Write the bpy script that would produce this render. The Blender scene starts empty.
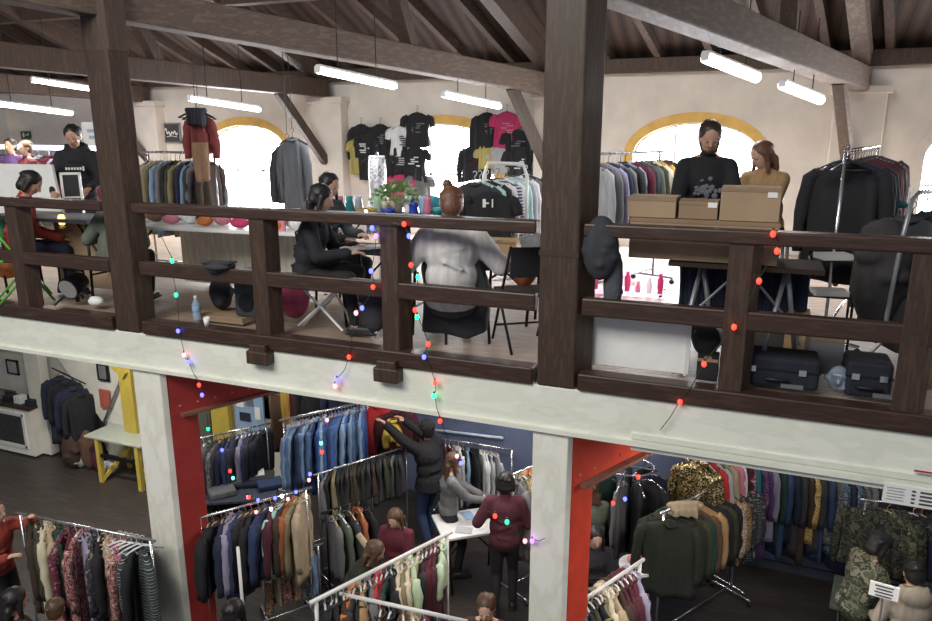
import bpy, bmesh, math, random
from mathutils import Vector, Matrix, noise

# ------------------------------------------------------------------ camera, light, exposure
SC = bpy.context.scene
COL = SC.collection
YAW, PITCH, FPX = math.radians(21.8), math.radians(13.7), 725.0
EYE = Vector((0, 0, 1.70))
cd = bpy.data.cameras.new('camera'); cam = bpy.data.objects.new('camera', cd); COL.objects.link(cam)
cam.location = EYE; cam.rotation_euler = (math.radians(90) - PITCH, 0, YAW)
cd.sensor_width = 36; cd.lens = 36 * FPX / 932; cd.clip_start = 0.05; cd.clip_end = 200
SC.camera = cam
SC.view_settings.view_transform = 'Standard'; SC.view_settings.look = 'None'
SC.view_settings.gamma = 1; SC.view_settings.use_curve_mapping = False
SC.view_settings.exposure = EXPOSURE = 0.0
SC.cycles.max_bounces = 6; SC.cycles.diffuse_bounces = 3; SC.cycles.sample_clamp_indirect = 4
w = bpy.data.worlds.new('world'); SC.world = w; w.use_nodes = True
w.node_tree.nodes['Background'].inputs[0].default_value = (0.80, 0.86, 1.0, 1)
w.node_tree.nodes['Background'].inputs[1].default_value = 0.30

def area(name, loc, target, sx, sy, power, color=(1, 1, 1)):
    l = bpy.data.lights.new(name, 'AREA'); l.shape = 'RECTANGLE'; l.size = sx; l.size_y = sy
    l.energy = power; l.color = color
    o = bpy.data.objects.new(name, l); COL.objects.link(o); o.location = loc
    o.rotation_euler = (Vector(target) - Vector(loc)).to_track_quat('-Z', 'Y').to_euler()
    return o
# the atrium's roof light, high above and behind the opposite gallery
area('atrium_skylight', (-4.6, -2.2, 6.2), (-3.0, 6.0, -1.2), 7, 3, 820, (1.0, 0.975, 0.90))
# lamps under the gallery (tubes set unseen on its underside)
LOW_LAMPS = [(-2.9, 7.2), (-2.0, 8.3), (-5.7, 7.6), (0.5, 5.75), (1.8, 7.8), (-1.9, 6.2), (-8.6, 6.4)]  # the one beside the right red column is added to brighten it
for i, (x, y) in enumerate(LOW_LAMPS):
    area('under_gallery_light', (x, y, -0.62), (x, y, -4), 1.2, 0.2, (32, 25, 24, 38, 3, 16, 75)[i], (1.0, 0.95, 0.88))
# daylight through the arched windows (inside the reveal, shining in)
WIN_X = [-9.1, -5.0, -0.94, 2.92]
for x in WIN_X:
    area('window_daylight', (x, 11.38, 1.1), (x * .8, 6, 0.2), 1.7, 1.2, 70, (0.94, 0.96, 1.0))

# ------------------------------------------------------------------ picture point -> place
RM = cam.rotation_euler.to_matrix()
def ray(px, py):
    return (RM @ Vector((px - 466, 310.5 - py, -FPX))).normalized()
def at(px, py, z=None, Y=None, d=None):
    r = ray(px, py)
    if z is not None: t = (z - EYE.z) / r.z
    elif Y is not None: t = Y / r.y
    else:
        f = RM @ Vector((0, 0, -1)); t = d / r.dot(Vector((f.x, f.y, 0)).normalized())
    return EYE + r * t
FZ = -3.7      # ground floor

# ------------------------------------------------------------------ materials
_M = {}
def P(m):
    return m.node_tree.nodes['Principled BSDF']
def mat(name, col, rough=0.7, metal=0.0, emit=0.0, alpha=1.0, trans=0.0, var=0.12, scale=9.0, bump=0.0, ecol=None, stretch=(1, 1, 1)):
    if name in _M: return _M[name]
    m = bpy.data.materials.new(name); m.use_nodes = True; _M[name] = m
    p = P(m); nt = m.node_tree
    p.inputs['Roughness'].default_value = rough; p.inputs['Metallic'].default_value = metal
    p.inputs['Base Color'].default_value = (*col, 1)
    if emit:
        p.inputs['Emission Color'].default_value = (*(ecol or col), 1); p.inputs['Emission Strength'].default_value = emit
    if trans: p.inputs['Transmission Weight'].default_value = trans
    if alpha < 1: p.inputs['Alpha'].default_value = alpha
    if var and not emit:
        tc = nt.nodes.new('ShaderNodeTexCoord'); mp = nt.nodes.new('ShaderNodeMapping'); mp.inputs['Scale'].default_value = stretch
        n = nt.nodes.new('ShaderNodeTexNoise'); n.inputs['Scale'].default_value = scale; n.inputs['Detail'].default_value = 5
        r = nt.nodes.new('ShaderNodeMapRange'); r.inputs['To Min'].default_value = 1 - var * 2; r.inputs['To Max'].default_value = 1 + var * 2
        r.inputs['From Min'].default_value = .25; r.inputs['From Max'].default_value = .75
        mx = nt.nodes.new('ShaderNodeVectorMath'); mx.operation = 'SCALE'
        mx.inputs[0].default_value = col
        nt.links.new(tc.outputs['Object'], mp.inputs[0]); nt.links.new(mp.outputs[0], n.inputs['Vector'])
        nt.links.new(n.outputs[0], r.inputs[0]); nt.links.new(r.outputs[0], mx.inputs['Scale']); nt.links.new(mx.outputs[0], p.inputs['Base Color'])
        if bump:
            b = nt.nodes.new('ShaderNodeBump'); b.inputs['Strength'].default_value = bump
            nt.links.new(n.outputs[0], b.inputs['Height']); nt.links.new(b.outputs[0], p.inputs['Normal'])
    return m

def ramp_mat(name, stops, kind='noise', scale=12, rough=0.8, metal=0.0, vary=True, stretch=(1, 1, 1), bump=0.0, detail=2, interp='CONSTANT'):
    """cloth or surface whose colour follows a pattern: noise blotches, cells, or stripes"""
    if name in _M: return _M[name]
    m = bpy.data.materials.new(name); m.use_nodes = True; _M[name] = m; nt = m.node_tree; p = P(m)
    p.inputs['Roughness'].default_value = rough; p.inputs['Metallic'].default_value = metal
    tc = nt.nodes.new('ShaderNodeTexCoord'); mp = nt.nodes.new('ShaderNodeMapping'); mp.inputs['Scale'].default_value = stretch
    nt.links.new(tc.outputs['Object'], mp.inputs[0])
    if kind == 'noise':
        n = nt.nodes.new('ShaderNodeTexNoise'); n.inputs['Detail'].default_value = detail; out = n.outputs[0]; n.inputs['Scale'].default_value = scale
        lo, hi = .32, .68
    elif kind == 'cell':
        n = nt.nodes.new('ShaderNodeTexVoronoi'); n.inputs['Scale'].default_value = scale
        sp = nt.nodes.new('ShaderNodeSeparateColor'); nt.links.new(n.outputs['Color'], sp.inputs[0]); out = sp.outputs[0]; lo, hi = 0, 1
    else:
        n = nt.nodes.new('ShaderNodeTexWave'); n.inputs['Scale'].default_value = scale; out = n.outputs[1] if False else n.outputs['Fac']; lo, hi = 0, 1
        n.bands_direction = kind.upper() if kind in 'xyz' else 'Z'; n.inputs['Distortion'].default_value = 1.0
    nt.links.new(mp.outputs[0], n.inputs['Vector'])
    r = nt.nodes.new('ShaderNodeMapRange'); r.inputs['From Min'].default_value = lo; r.inputs['From Max'].default_value = hi
    cr = nt.nodes.new('ShaderNodeValToRGB'); cr.color_ramp.interpolation = interp
    k = len(stops)
    cr.color_ramp.elements[0].color = (*stops[0], 1); cr.color_ramp.elements[0].position = 0
    cr.color_ramp.elements[1].color = (*stops[1], 1); cr.color_ramp.elements[1].position = 1 / k
    for i in range(2, k):
        e = cr.color_ramp.elements.new(i / k); e.color = (*stops[i], 1)
    nt.links.new(out, r.inputs[0]); nt.links.new(r.outputs[0], cr.inputs[0]); nt.links.new(cr.outputs[0], p.inputs['Base Color'])
    if bump:
        b = nt.nodes.new('ShaderNodeBump'); b.inputs['Strength'].default_value = bump
        nt.links.new(out, b.inputs['Height']); nt.links.new(b.outputs[0], p.inputs['Normal'])
    return m

def cloth(col, rough=0.85):
    return mat('cloth_%02x%02x%02x' % tuple(int(max(0, min(1, c)) * 255) for c in col), col, rough, var=.10, scale=16, bump=.45, stretch=(1.6, 1.6, .22))

# ------------------------------------------------------------------ mesh builder
class MB:
    def __init__(s, base=(0, 0, 0)):
        s.v = []; s.f = []; s.b = Vector(base)
    def add(s, vs, fs):
        o = len(s.v); s.v += [Vector(v) for v in vs]; s.f += [tuple(i + o for i in f) for f in fs]; return s
    def hexa(s, p):
        return s.add(p, [(0, 3, 2, 1), (4, 5, 6, 7), (0, 1, 5, 4), (1, 2, 6, 5), (2, 3, 7, 6), (3, 0, 4, 7)])
    def box(s, c, d, rz=0, R=None):
        c = Vector(c); h = Vector(d) / 2; R = R or Matrix.Rotation(rz, 3, 'Z')
        return s.hexa([c + R @ Vector((x * h.x, y * h.y, z * h.z)) for z in (-1, 1) for x, y in ((-1, -1), (1, -1), (1, 1), (-1, 1))])
    def beam(s, a, b, wd, ht, sw=0):
        """square timber from a to b, wd across, ht high"""
        a, b = Vector(a), Vector(b); d = (b - a).normalized()
        up = Vector((0, 0, 1)) if abs(d.z) < .95 else Vector((0, 1, 0))
        x = d.cross(up).normalized() * wd / 2; y = x.cross(d).normalized() * ht / 2
        return s.hexa([a - x - y, a + x - y, a + x + y, a - x + y, b - x - y, b + x - y, b + x + y, b - x + y])
    def cyl(s, a, b, r0, r1=None, n=10, caps=True):
        a, b = Vector(a), Vector(b); r1 = r0 if r1 is None else r1
        d = (b - a).normalized(); u = d.orthogonal().normalized(); w_ = d.cross(u)
        vs = []
        for p, r in ((a, r0), (b, r1)):
            vs += [p + (u * math.cos(2 * math.pi * i / n) + w_ * math.sin(2 * math.pi * i / n)) * r for i in range(n)]
        fs = [(i, (i + 1) % n, n + (i + 1) % n, n + i) for i in range(n)]
        if caps: fs += [tuple(range(n - 1, -1, -1)), tuple(range(n, 2 * n))]
        return s.add(vs, fs)
    def tube(s, pts, r, n=8, closed=False):
        pts = [Vector(p) for p in pts]; rs = r if isinstance(r, (list, tuple)) else [r] * len(pts)
        vs = []; u = None
        for i, p in enumerate(pts):
            d = (pts[min(i + 1, len(pts) - 1)] - pts[max(i - 1, 0)]).normalized()
            if u is None: u = d.orthogonal().normalized()
            u = (u - d * u.dot(d)); u = u.normalized() if u.length > 1e-6 else d.orthogonal().normalized()
            w_ = d.cross(u)
            vs += [p + (u * math.cos(2 * math.pi * k / n) + w_ * math.sin(2 * math.pi * k / n)) * rs[i] for k in range(n)]
        fs = [(j * n + i, j * n + (i + 1) % n, (j + 1) * n + (i + 1) % n, (j + 1) * n + i) for j in range(len(pts) - 1) for i in range(n)]
        fs += [tuple(range(n - 1, -1, -1)), tuple(range((len(pts) - 1) * n, len(pts) * n))]
        return s.add(vs, fs)
    def ell(s, c, r, R=None, n=14, m=9):
        c = Vector(c); r = (r, r, r) if isinstance(r, (int, float)) else r; R = R or Matrix.Identity(3)
        vs = [c + R @ Vector((0, 0, r[2]))]
        for j in range(1, m):
            th = math.pi * j / m
            vs += [c + R @ Vector((r[0] * math.sin(th) * math.cos(2 * math.pi * i / n), r[1] * math.sin(th) * math.sin(2 * math.pi * i / n), r[2] * math.cos(th))) for i in range(n)]
        vs.append(c - R @ Vector((0, 0, r[2])))
        fs = [(0, 1 + i, 1 + (i + 1) % n) for i in range(n)]
        for j in range(m - 2):
            o = 1 + j * n
            fs += [(o + i, o + n + i, o + n + (i + 1) % n, o + (i + 1) % n) for i in range(n)]
        o = 1 + (m - 2) * n; L = len(vs) - 1
        fs += [(o + i, L, o + (i + 1) % n) for i in range(n)]
        return s.add(vs, fs)
    def cap(s, a, b, r0, r1=None, n=12):
        """tapered limb segment with round ends"""
        a, b = Vector(a), Vector(b); r1 = r0 if r1 is None else r1
        if (b - a).length > 1e-4: s.cyl(a, b, r0, r1, n)
        s.ell(a, r0, n=n, m=7); return s.ell(b, r1, n=n, m=7)
    def lathe(s, c, prof, n=18):
        c = Vector(c); vs = []
        for r, z in prof: vs += [c + Vector((r * math.cos(2 * math.pi * i / n), r * math.sin(2 * math.pi * i / n), z)) for i in range(n)]
        fs = [(j * n + i, j * n + (i + 1) % n, (j + 1) * n + (i + 1) % n, (j + 1) * n + i) for j in range(len(prof) - 1) for i in range(n)]
        fs += [tuple(range(n - 1, -1, -1)), tuple(range((len(prof) - 1) * n, len(prof) * n))]
        return s.add(vs, fs)
    def prism(s, pts, off):
        """flat outline (3D points) given the thickness vector off"""
        n = len(pts); off = Vector(off); pts = [Vector(p) for p in pts]
        return s.add(pts + [p + off for p in pts], [tuple(range(n - 1, -1, -1)), tuple(range(n, 2 * n))] + [(i, (i + 1) % n, n + (i + 1) % n, n + i) for i in range(n)])
    def mesh(s, name):
        me = bpy.data.meshes.new(name); me.from_pydata([tuple(v - s.b) for v in s.v], [], s.f); return me
    def build(s, name, m, parent=None, smooth=False, bevel=0, loc=None, fix=True):
        me = s.mesh(name)
        if fix:
            b = bmesh.new(); b.from_mesh(me); bmesh.ops.recalc_face_normals(b, faces=b.faces); b.to_mesh(me); b.free()
        for k in (m if isinstance(m, (list, tuple)) else [m]): me.materials.append(k)
        if smooth: me.polygons.foreach_set('use_smooth', [True] * len(me.polygons))
        o = bpy.data.objects.new(name, me); COL.objects.link(o)
        if parent is not None: o.parent = parent
        else: o.location = s.b
        if loc is not None: o.location = loc
        if bevel:
            bv = o.modifiers.new('bevel', 'BEVEL'); bv.width = bevel; bv.segments = 2; bv.limit_method = 'ANGLE'
        return o

def tag(o, label=None, cat=None, group=None, kind=None):
    for k, v in (('label', label), ('category', cat), ('group', group), ('kind', kind)):
        if v: o[k] = v
    return o
def empty(name, loc, rz=0, label=None, cat=None, group=None):
    o = bpy.data.objects.new(name, None); COL.objects.link(o); o.empty_display_size = .1
    o.location = loc; o.rotation_euler.z = rz
    return tag(o, label, cat, group)
def struct(name, mb, m, **k):
    return tag(mb.build(name, m, **k), kind='structure')
def copy_tree(o, parent=None):
    c = o.copy(); COL.objects.link(c)
    if parent: c.parent = parent
    for ch in o.children: copy_tree(ch, c)
    return c
ORD = 'first second third fourth fifth sixth seventh eighth ninth tenth eleventh twelfth thirteenth fourteenth fifteenth sixteenth seventeenth eighteenth nineteenth twentieth'.split()
rnd = random.Random(11)
# ------------------------------------------------------------------ shell
white_wall = mat('white_wall_paint', (0.74, 0.69, 0.63), .85, var=.05, scale=3)
low_white = mat('lower_white_wall', (0.72, 0.70, 0.62), .85, var=.06, scale=3)
blue_wall = mat('blue_grey_wall_paint', (0.13, 0.16, 0.27), .8, var=.1, scale=2.5)
ochre = mat('ochre_window_band', (0.72, 0.46, 0.13), .7, var=.08, scale=5)
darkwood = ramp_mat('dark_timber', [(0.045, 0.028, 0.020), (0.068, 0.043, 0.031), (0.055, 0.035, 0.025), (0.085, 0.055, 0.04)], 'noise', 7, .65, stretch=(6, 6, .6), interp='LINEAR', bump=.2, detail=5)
railwood = ramp_mat('stained_rail_timber', [(0.030, 0.015, 0.010), (0.050, 0.026, 0.018), (0.040, 0.020, 0.014), (0.064, 0.034, 0.024)], 'noise', 7, .42, stretch=(.6, 6, 6), interp='LINEAR', bump=.1, detail=5)
postwood = ramp_mat('stained_post_timber', [(0.034, 0.018, 0.012), (0.056, 0.032, 0.021), (0.044, 0.025, 0.016), (0.072, 0.042, 0.028)], 'noise', 7, .5, stretch=(6, 6, .6), interp='LINEAR', bump=.15, detail=5)
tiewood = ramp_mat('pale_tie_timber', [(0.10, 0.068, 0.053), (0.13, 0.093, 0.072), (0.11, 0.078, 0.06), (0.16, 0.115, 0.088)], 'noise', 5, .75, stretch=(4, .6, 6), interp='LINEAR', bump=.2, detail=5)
rafterwood = ramp_mat('rafter_timber', [(0.055, 0.036, 0.027), (0.08, 0.052, 0.039), (0.065, 0.043, 0.032), (0.095, 0.063, 0.05)], 'noise', 5, .8, stretch=(5, 1, 5), interp='LINEAR', detail=4)
boards = ramp_mat('roof_boards', [(0.022, 0.014, 0.011), (0.05, 0.031, 0.024), (0.034, 0.021, 0.016), (0.066, 0.042, 0.031)], 'x', 1.6, .85, interp='LINEAR')
white_beam = ramp_mat('painted_white_beam', [(0.72, 0.73, 0.64), (0.80, 0.81, 0.71), (0.76, 0.77, 0.67), (0.84, 0.84, 0.75)], 'noise', 3, .6, stretch=(1, 3, 3), interp='LINEAR', detail=4)
white_col = ramp_mat('painted_white_column', [(0.84, 0.83, 0.74), (0.88, 0.87, 0.79), (0.80, 0.78, 0.67), (0.90, 0.89, 0.81)], 'noise', 3, .6, stretch=(2, 2, .8), interp='LINEAR', detail=4)
red_paint = mat('red_steel_paint', (0.70, 0.065, 0.032), .5, var=.08, scale=6)
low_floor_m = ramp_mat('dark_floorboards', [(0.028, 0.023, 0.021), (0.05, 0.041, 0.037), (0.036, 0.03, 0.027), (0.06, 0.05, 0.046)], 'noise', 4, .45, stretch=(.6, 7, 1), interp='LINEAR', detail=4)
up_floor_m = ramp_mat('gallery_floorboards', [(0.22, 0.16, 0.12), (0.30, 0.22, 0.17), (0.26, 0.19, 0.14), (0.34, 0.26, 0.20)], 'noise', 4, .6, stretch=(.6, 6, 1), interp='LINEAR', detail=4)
black_metal = mat('black_metal', (0.02, 0.02, 0.023), .45, .6, var=0)
chrome = mat('chrome', (0.65, 0.66, 0.70), .25, .9, var=0)
white_metal = mat('white_metal', (0.78, 0.78, 0.76), .4, .1, var=0)
grey_metal = mat('grey_metal', (0.30, 0.31, 0.33), .4, .6, var=0)
grey_plastic = mat('grey_plastic', (0.22, 0.22, 0.24), .5, var=0)
black_plastic = mat('black_plastic', (0.016, 0.016, 0.02), .5, var=0)
white_plastic = mat('white_plastic', (0.8, 0.8, 0.8), .4, var=0)
paper = mat('white_paper', (0.82, 0.82, 0.80), .8, var=.03)
ink = mat('dark_ink', (0.06, 0.06, 0.07), .8, var=0)
cardboard = mat('cardboard', (0.36, 0.255, 0.165), .85, var=.06, scale=4)
card_dark = mat('cardboard_dark_brown', (0.28, 0.19, 0.12), .85, var=.06, scale=4)  # darker brown card for tape, one box and the low board
oak = mat('light_wood', (0.50, 0.33, 0.17), .6, var=.12, scale=6, stretch=(1, 6, 6))
YB = 11.5      # inner face of the window wall
GL = 5.0       # gallery edge

# ground floor and gallery floor
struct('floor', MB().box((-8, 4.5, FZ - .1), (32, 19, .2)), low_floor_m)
struct('floor_gallery', MB().box((-7, 8.55, -.14), (26, 6.9, .24)), up_floor_m)
struct('ceiling_lower', MB().box((-7, 8.6, -.36), (26, 6.8, .18)), mat('pale_soffit', (0.62, 0.62, 0.57), .85, var=.04))

# window wall with arched openings
HWI, SILL, SPR, RISE = 0.90, 0.10, 1.40, 0.46
def arch_z(dx, hw=HWI, rise=RISE, spr=SPR): return spr + rise * math.sqrt(max(0, 1 - (dx / hw) ** 2))
mb = MB(); top = 2.62; bot = -.1
xs = [-20.0]
for wx in WIN_X: xs += [wx + HWI * math.sin(math.pi * k / 24 - math.pi / 2) for k in range(25)]
xs.append(5.4)
for a, b in zip(xs, xs[1:]):
    inside = any(abs((a + b) / 2 - wx) < HWI for wx in WIN_X)
    def wallq(z0a, z1a, z0b, z1b):
        mb.hexa([(a, YB, z0a), (b, YB, z0b), (b, YB + .35, z0b), (a, YB + .35, z0a), (a, YB, z1a), (b, YB, z1b), (b, YB + .35, z1b), (a, YB + .35, z1a)])
    if inside:
        wx = min(WIN_X, key=lambda q: abs(q - (a + b) / 2))
        wallq(bot, SILL, bot, SILL); wallq(arch_z(a - wx), top, arch_z(b - wx), top)
    else: wallq(bot, top, bot, top)
struct('wall_back', mb, white_wall)
glass = mat('bright_daylit_glass', (1, 1, 1), .3, emit=22, ecol=(0.93, 0.95, 1.0))
for i, wx in enumerate(WIN_X):
    base = Vector((wx, YB, 0)); m = MB(base)
    n = 24
    for k in range(n):        # ochre band round the opening, standing 12 mm proud of the wall
        def pt(h, r, t): 
            an = math.pi * t / n; return (wx - h * math.cos(an), SPR + r * math.sin(an))
        (x0, z0), (x1, z1) = pt(HWI, RISE, k), pt(HWI, RISE, k + 1); (x2, z2), (x3, z3) = pt(HWI + .14, RISE + .15, k), pt(HWI + .14, RISE + .15, k + 1)
        m.hexa([(x0, YB - .012, z0), (x2, YB - .012, z2), (x2, YB + .0, z2), (x0, YB + .2, z0), (x1, YB - .012, z1), (x3, YB - .012, z3), (x3, YB + .0, z3), (x1, YB + .2, z1)])
    for sx in (-1, 1):
        m.box((wx + sx * (HWI + .07), YB - .001, (SPR + SILL) / 2), (.14, .022, SPR - SILL))
    root = struct('window_%d' % (i + 1), m, ochre if i < 3 else white_wall)
    g = MB(base); pts = [(wx - HWI, YB + .16, SILL)] + [(wx - HWI * math.cos(math.pi * k / 20), YB + .16, arch_z(-HWI * math.cos(math.pi * k / 20))) for k in range(21)] + [(wx + HWI, YB + .16, SILL)]
    g.prism(pts[::-1], (0, .01, 0)); g.build('pane', glass, root)
    fr = MB(base)
    for dx in (-.3, .3): fr.box((wx + dx, YB + .13, (arch_z(dx) + SILL) / 2), (.035, .04, arch_z(dx) - SILL))
    fr.box((wx, YB + .13, 1.02), (2 * HWI, .04, .035)); fr.box((wx, YB + .11, SILL + .03), (2 * HWI, .08, .06))
    fr.tube([(wx - HWI * .98 * math.cos(math.pi * k / 20), YB + .14, SPR + RISE * .97 * math.sin(math.pi * k / 20)) for k in range(21)], .022, 6)
    fr.build('window_frame', white_metal, root)
# piers that carry the trusses
for i, px in enumerate([-15.4, -11.3, -7.15, -3.05, 1.15]):
    m = MB((px, YB, 0)).box((px, YB - .12, 1.16), (.62, .24, 2.32)).box((px, YB - .14, 2.27), (.72, .3, .10))
    tag(m.build('wall_pier', white_wall, bevel=.01), ['white wall pier at the far end of the window wall', 'white wall pier beyond the clothes rail beside the far arched window',
        'tall white wall pier between the first arched window and the t-shirts', 'white wall pier behind the timber column, beside hanging t-shirts', 'white wall pier behind the rack of black coats'][i], 'pier')
struct('wall_left', MB().box((-20.1, 5, -.3), (.2, 14, 6.8)), white_wall)
struct('wall_right', MB().box((5.5, 8.5, -.5), (.2, 7, 6.4)), white_wall)
# roof: boards on rafters, falling to the window wall
TP = math.tan(math.radians(25))
def roof_z(y): return 2.86 + (YB - y) * TP
m = MB(); y0, y1 = -4.0, 11.9
m.hexa([(-21, y0, roof_z(y0)), (6, y0, roof_z(y0)), (6, y1, roof_z(y1)), (-21, y1, roof_z(y1)), (-21, y0, roof_z(y0) + .08), (6, y0, roof_z(y0) + .08), (6, y1, roof_z(y1) + .08), (-21, y1, roof_z(y1) + .08)])
struct('ceiling', m, boards)
SK = math.tan(math.radians(12))
proto = None
for i in range(30):
    x = -17.0 + i * .74
    if proto is None:
        m = MB((0, YB, 0)); a = Vector((0, 11.7, roof_z(11.7) - .08)); b = Vector((-SK * 9.9, 1.8, roof_z(1.8) - .08))
        m.beam(a, b, .10, .15); proto = m.build('roof_rafter', rafterwood); o = proto
    else: o = proto.copy(); COL.objects.link(o)
    o.location = (x, YB, 0); tag(o, 'brown sloping rafter under the dark roof boards', 'rafter', 'rafters under the roof boards')
for i, (y, lab) in enumerate([(9.3, 'dark purlin crossing under the rafters nearer the window wall'), (6.6, 'dark purlin crossing under the rafters above the gallery')]):
    tag(MB((-7, y, roof_z(y))).box((-7.5, y, roof_z(y) - .26), (25, .18, .20)).build('roof_purlin', darkwood), lab, 'purlin')
tag(MB((-7, YB, 2.6)).box((-7.4, YB - .02, 2.68), (25.4, .30, .20)).build('wall_plate', darkwood, bevel=.01), 'dark timber wall plate running along the top of the window wall', 'timber')

# columns of the upper gallery, with skewed side faces
def skew_col(x0, x1, y, dy, z0, z1, base):
    m = MB(base); s = dy * .46
    return m.hexa([(x0, y, z0), (x1, y, z0), (x1 + s, y + dy, z0), (x0 + s, y + dy, z0), (x0, y, z1), (x1, y, z1), (x1 + s, y + dy, z1), (x0 + s, y + dy, z1)])
for i, (x0, x1) in enumerate([(-5.54, -5.27), (-1.41, -1.13)]):
    r = empty('timber_column', ((x0 + x1) / 2, 5.05, -.1), 0, ['thick dark timber column nearer the far end of the gallery', 'thick dark timber column dividing the gallery between the stalls'][i], 'column')
    b = r.location
    skew_col(x0, x1, 4.93, (.16, .20)[i], -.11, 4.6 if i else 2.4, b).build('shaft', postwood, r, bevel=.012)
    if i == 0:
        skew_col(x0 - .02, x1 + .0, 4.95, .15, 2.38, 5.2, b).build('upper_shaft', darkwood, r)
    else:
        skew_col(x0 - .004, x1 + .004, 4.926, .205, .86, .9, b).build('iron_strap', mat('worn_strap', (0.06, 0.04, 0.03), .5, .3, var=0), r)
# tie beams from each column to the window wall
ties = [((-9.5, 5.05, 2.72), (-7.2, 11.35, 2.46)), ((-5.42, 5.15, 2.82), (-3.12, 11.3, 2.42)), ((-1.1, 5.1, 2.72), (1.12, 11.3, 2.40)), ((-13.6, 5.05, 2.72), (-11.3, 11.35, 2.44))]
tl = ['long tie beam meeting the wall at the pier beside the far arched window', 'long pale tie beam above the t-shirts, from the far column to the wall', 'broad pale tie beam above the boxes with a lit tube lamp beneath', 'farthest tie beam high above the distant rails']
for i, (a, b) in enumerate(ties):
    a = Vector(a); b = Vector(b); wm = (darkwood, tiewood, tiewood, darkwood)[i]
    r = empty('tie_beam', b, 0, tl[i], 'beam')
    m = MB(b); ext = a + (a - b) * .25
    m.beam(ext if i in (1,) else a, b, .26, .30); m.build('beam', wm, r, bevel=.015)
    d = (b - a).normalized()
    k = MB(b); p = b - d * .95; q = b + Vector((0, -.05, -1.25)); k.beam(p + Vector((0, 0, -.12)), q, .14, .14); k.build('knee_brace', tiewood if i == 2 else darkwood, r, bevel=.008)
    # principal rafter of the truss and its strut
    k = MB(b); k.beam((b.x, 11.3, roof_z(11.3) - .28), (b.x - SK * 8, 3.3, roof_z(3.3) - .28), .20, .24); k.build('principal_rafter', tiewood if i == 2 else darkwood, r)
    k = MB(b); mid = b - d * 2.9; k.beam(mid, (mid.x - .1, mid.y - 1.0, roof_z(mid.y - 1.0) - .3), .16, .16); k.build('strut', darkwood, r)

# gallery edge: white beam and its lip
m = MB((-7, 5, -.3)); m.box((-7.5, 5.05, -.30), (25, .22, .37)); struct('trim_1', m, white_beam, bevel=.01)
m = MB((1, 5, -.5)); m.box((2.5, 5.04, -.495), (6.4, .18, .055)).box((2.5, 4.935, -.40), (6.4, .02, .05)); struct('trim_2', m, white_beam, bevel=.006)
m = MB((-7, 5, -.3)); m.box((-7.5, 4.925, -.455), (25, .03, .035)); struct('trim_3', m, white_beam)
# ground floor columns: white front, red sides, and the red beams that run back from them
for i, (x0, x1) in enumerate([(-5.42, -5.09), (-1.435, -1.16)]):
    r = empty('painted_column', ((x0 + x1) / 2, 5.05, FZ), 0, ['white and red ground floor column nearer the yellow table', 'white and red ground floor column beside the dark coats'][i], 'column')
    b = r.location
    skew_col(x0, x1, 4.95, .06, FZ, -.46, b).build('front_face', white_col, r, bevel=.008)
    rp_ = (mat('shaded_red_paint', (0.36, 0.035, 0.03), .55, var=.1, scale=5), red_paint)[i]  # left column and beam: same red, darkened to paint in their shade
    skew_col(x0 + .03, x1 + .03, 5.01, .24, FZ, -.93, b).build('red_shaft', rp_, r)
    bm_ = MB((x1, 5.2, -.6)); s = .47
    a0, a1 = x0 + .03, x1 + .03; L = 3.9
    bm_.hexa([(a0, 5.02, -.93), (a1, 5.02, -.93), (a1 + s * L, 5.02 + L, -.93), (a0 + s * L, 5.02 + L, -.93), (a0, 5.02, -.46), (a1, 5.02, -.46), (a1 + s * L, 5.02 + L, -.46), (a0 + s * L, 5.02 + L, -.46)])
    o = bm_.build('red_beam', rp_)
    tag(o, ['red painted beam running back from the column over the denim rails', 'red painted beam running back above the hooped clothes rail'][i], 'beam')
    rv = MB((x1, 5.2, -.6))
    for k in range(22):
        y = 5.1 + k * .16; rv.ell((a1 + s * (y - 5.02) + .003, y, -.86), .012, n=6, m=4)
    fg = MB((x1, 5.2, -.6)); fg.beam((a1 - .02 + .05, 5.1, -.945), (a1 + s * L, 5.02 + L, -.945), .14, .03); fg.build('lower_flange', mat('rust_brown_flange', (.22, .10, .07), .6, var=.1), o)
    rv.build('rivets', mat('pale_rivet', (0.62, 0.2, 0.14), .5, var=0), o)
# balustrade sections
def balustrade(x0, x1, posts, label):
    b = Vector(((x0 + x1) / 2, 5.0, -.05)); r = empty('balustrade', b, 0, label, 'balustrade')
    def bar(nm, z0, z1, y0, y1, over=0): MB(b).box(((x0 + x1) / 2, (y0 + y1) / 2, (z0 + z1) / 2), (x1 - x0, y1 - y0, z1 - z0)).build(nm, railwood, r, bevel=.012)
    bar('top_rail', 1.01, 1.10, 4.93, 5.06); bar('middle_rail', .44, .57, 4.95, 5.03); bar('bottom_rail', -.11, .02, 4.91, 5.06)
    for p, foot in posts:
        skew_col(p - .075, p + .075, 4.945, .13, -.11 if not foot else -.16, 1.03, b).build('post', postwood, r, bevel=.008)
        if foot:
            MB(b).box((p - .005, 4.90, -.17), (.22, .12, .12)).box((p - .005, 4.90, -.10), (.17, .10, .1)).build('post_foot', postwood, r, bevel=.012)
xat = lambda px, py: at(px, py, Y=5.0).x
balustrade(-17, -5.57, [(xat(22, 260), False), (-9.0, False), (-11, False), (-13, False)], 'dark timber balustrade in front of the seated person in red')
balustrade(-5.2, -1.44, [(xat(264, 290), True), (xat(393, 300), True)], 'dark timber balustrade between the two thick columns, strung with coloured lights')
balustrade(-1.1, 4.5, [(xat(735, 320), False), (xat(914, 330), False), (2.6, False)], 'dark timber balustrade in front of the cardboard boxes and black coats')

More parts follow.
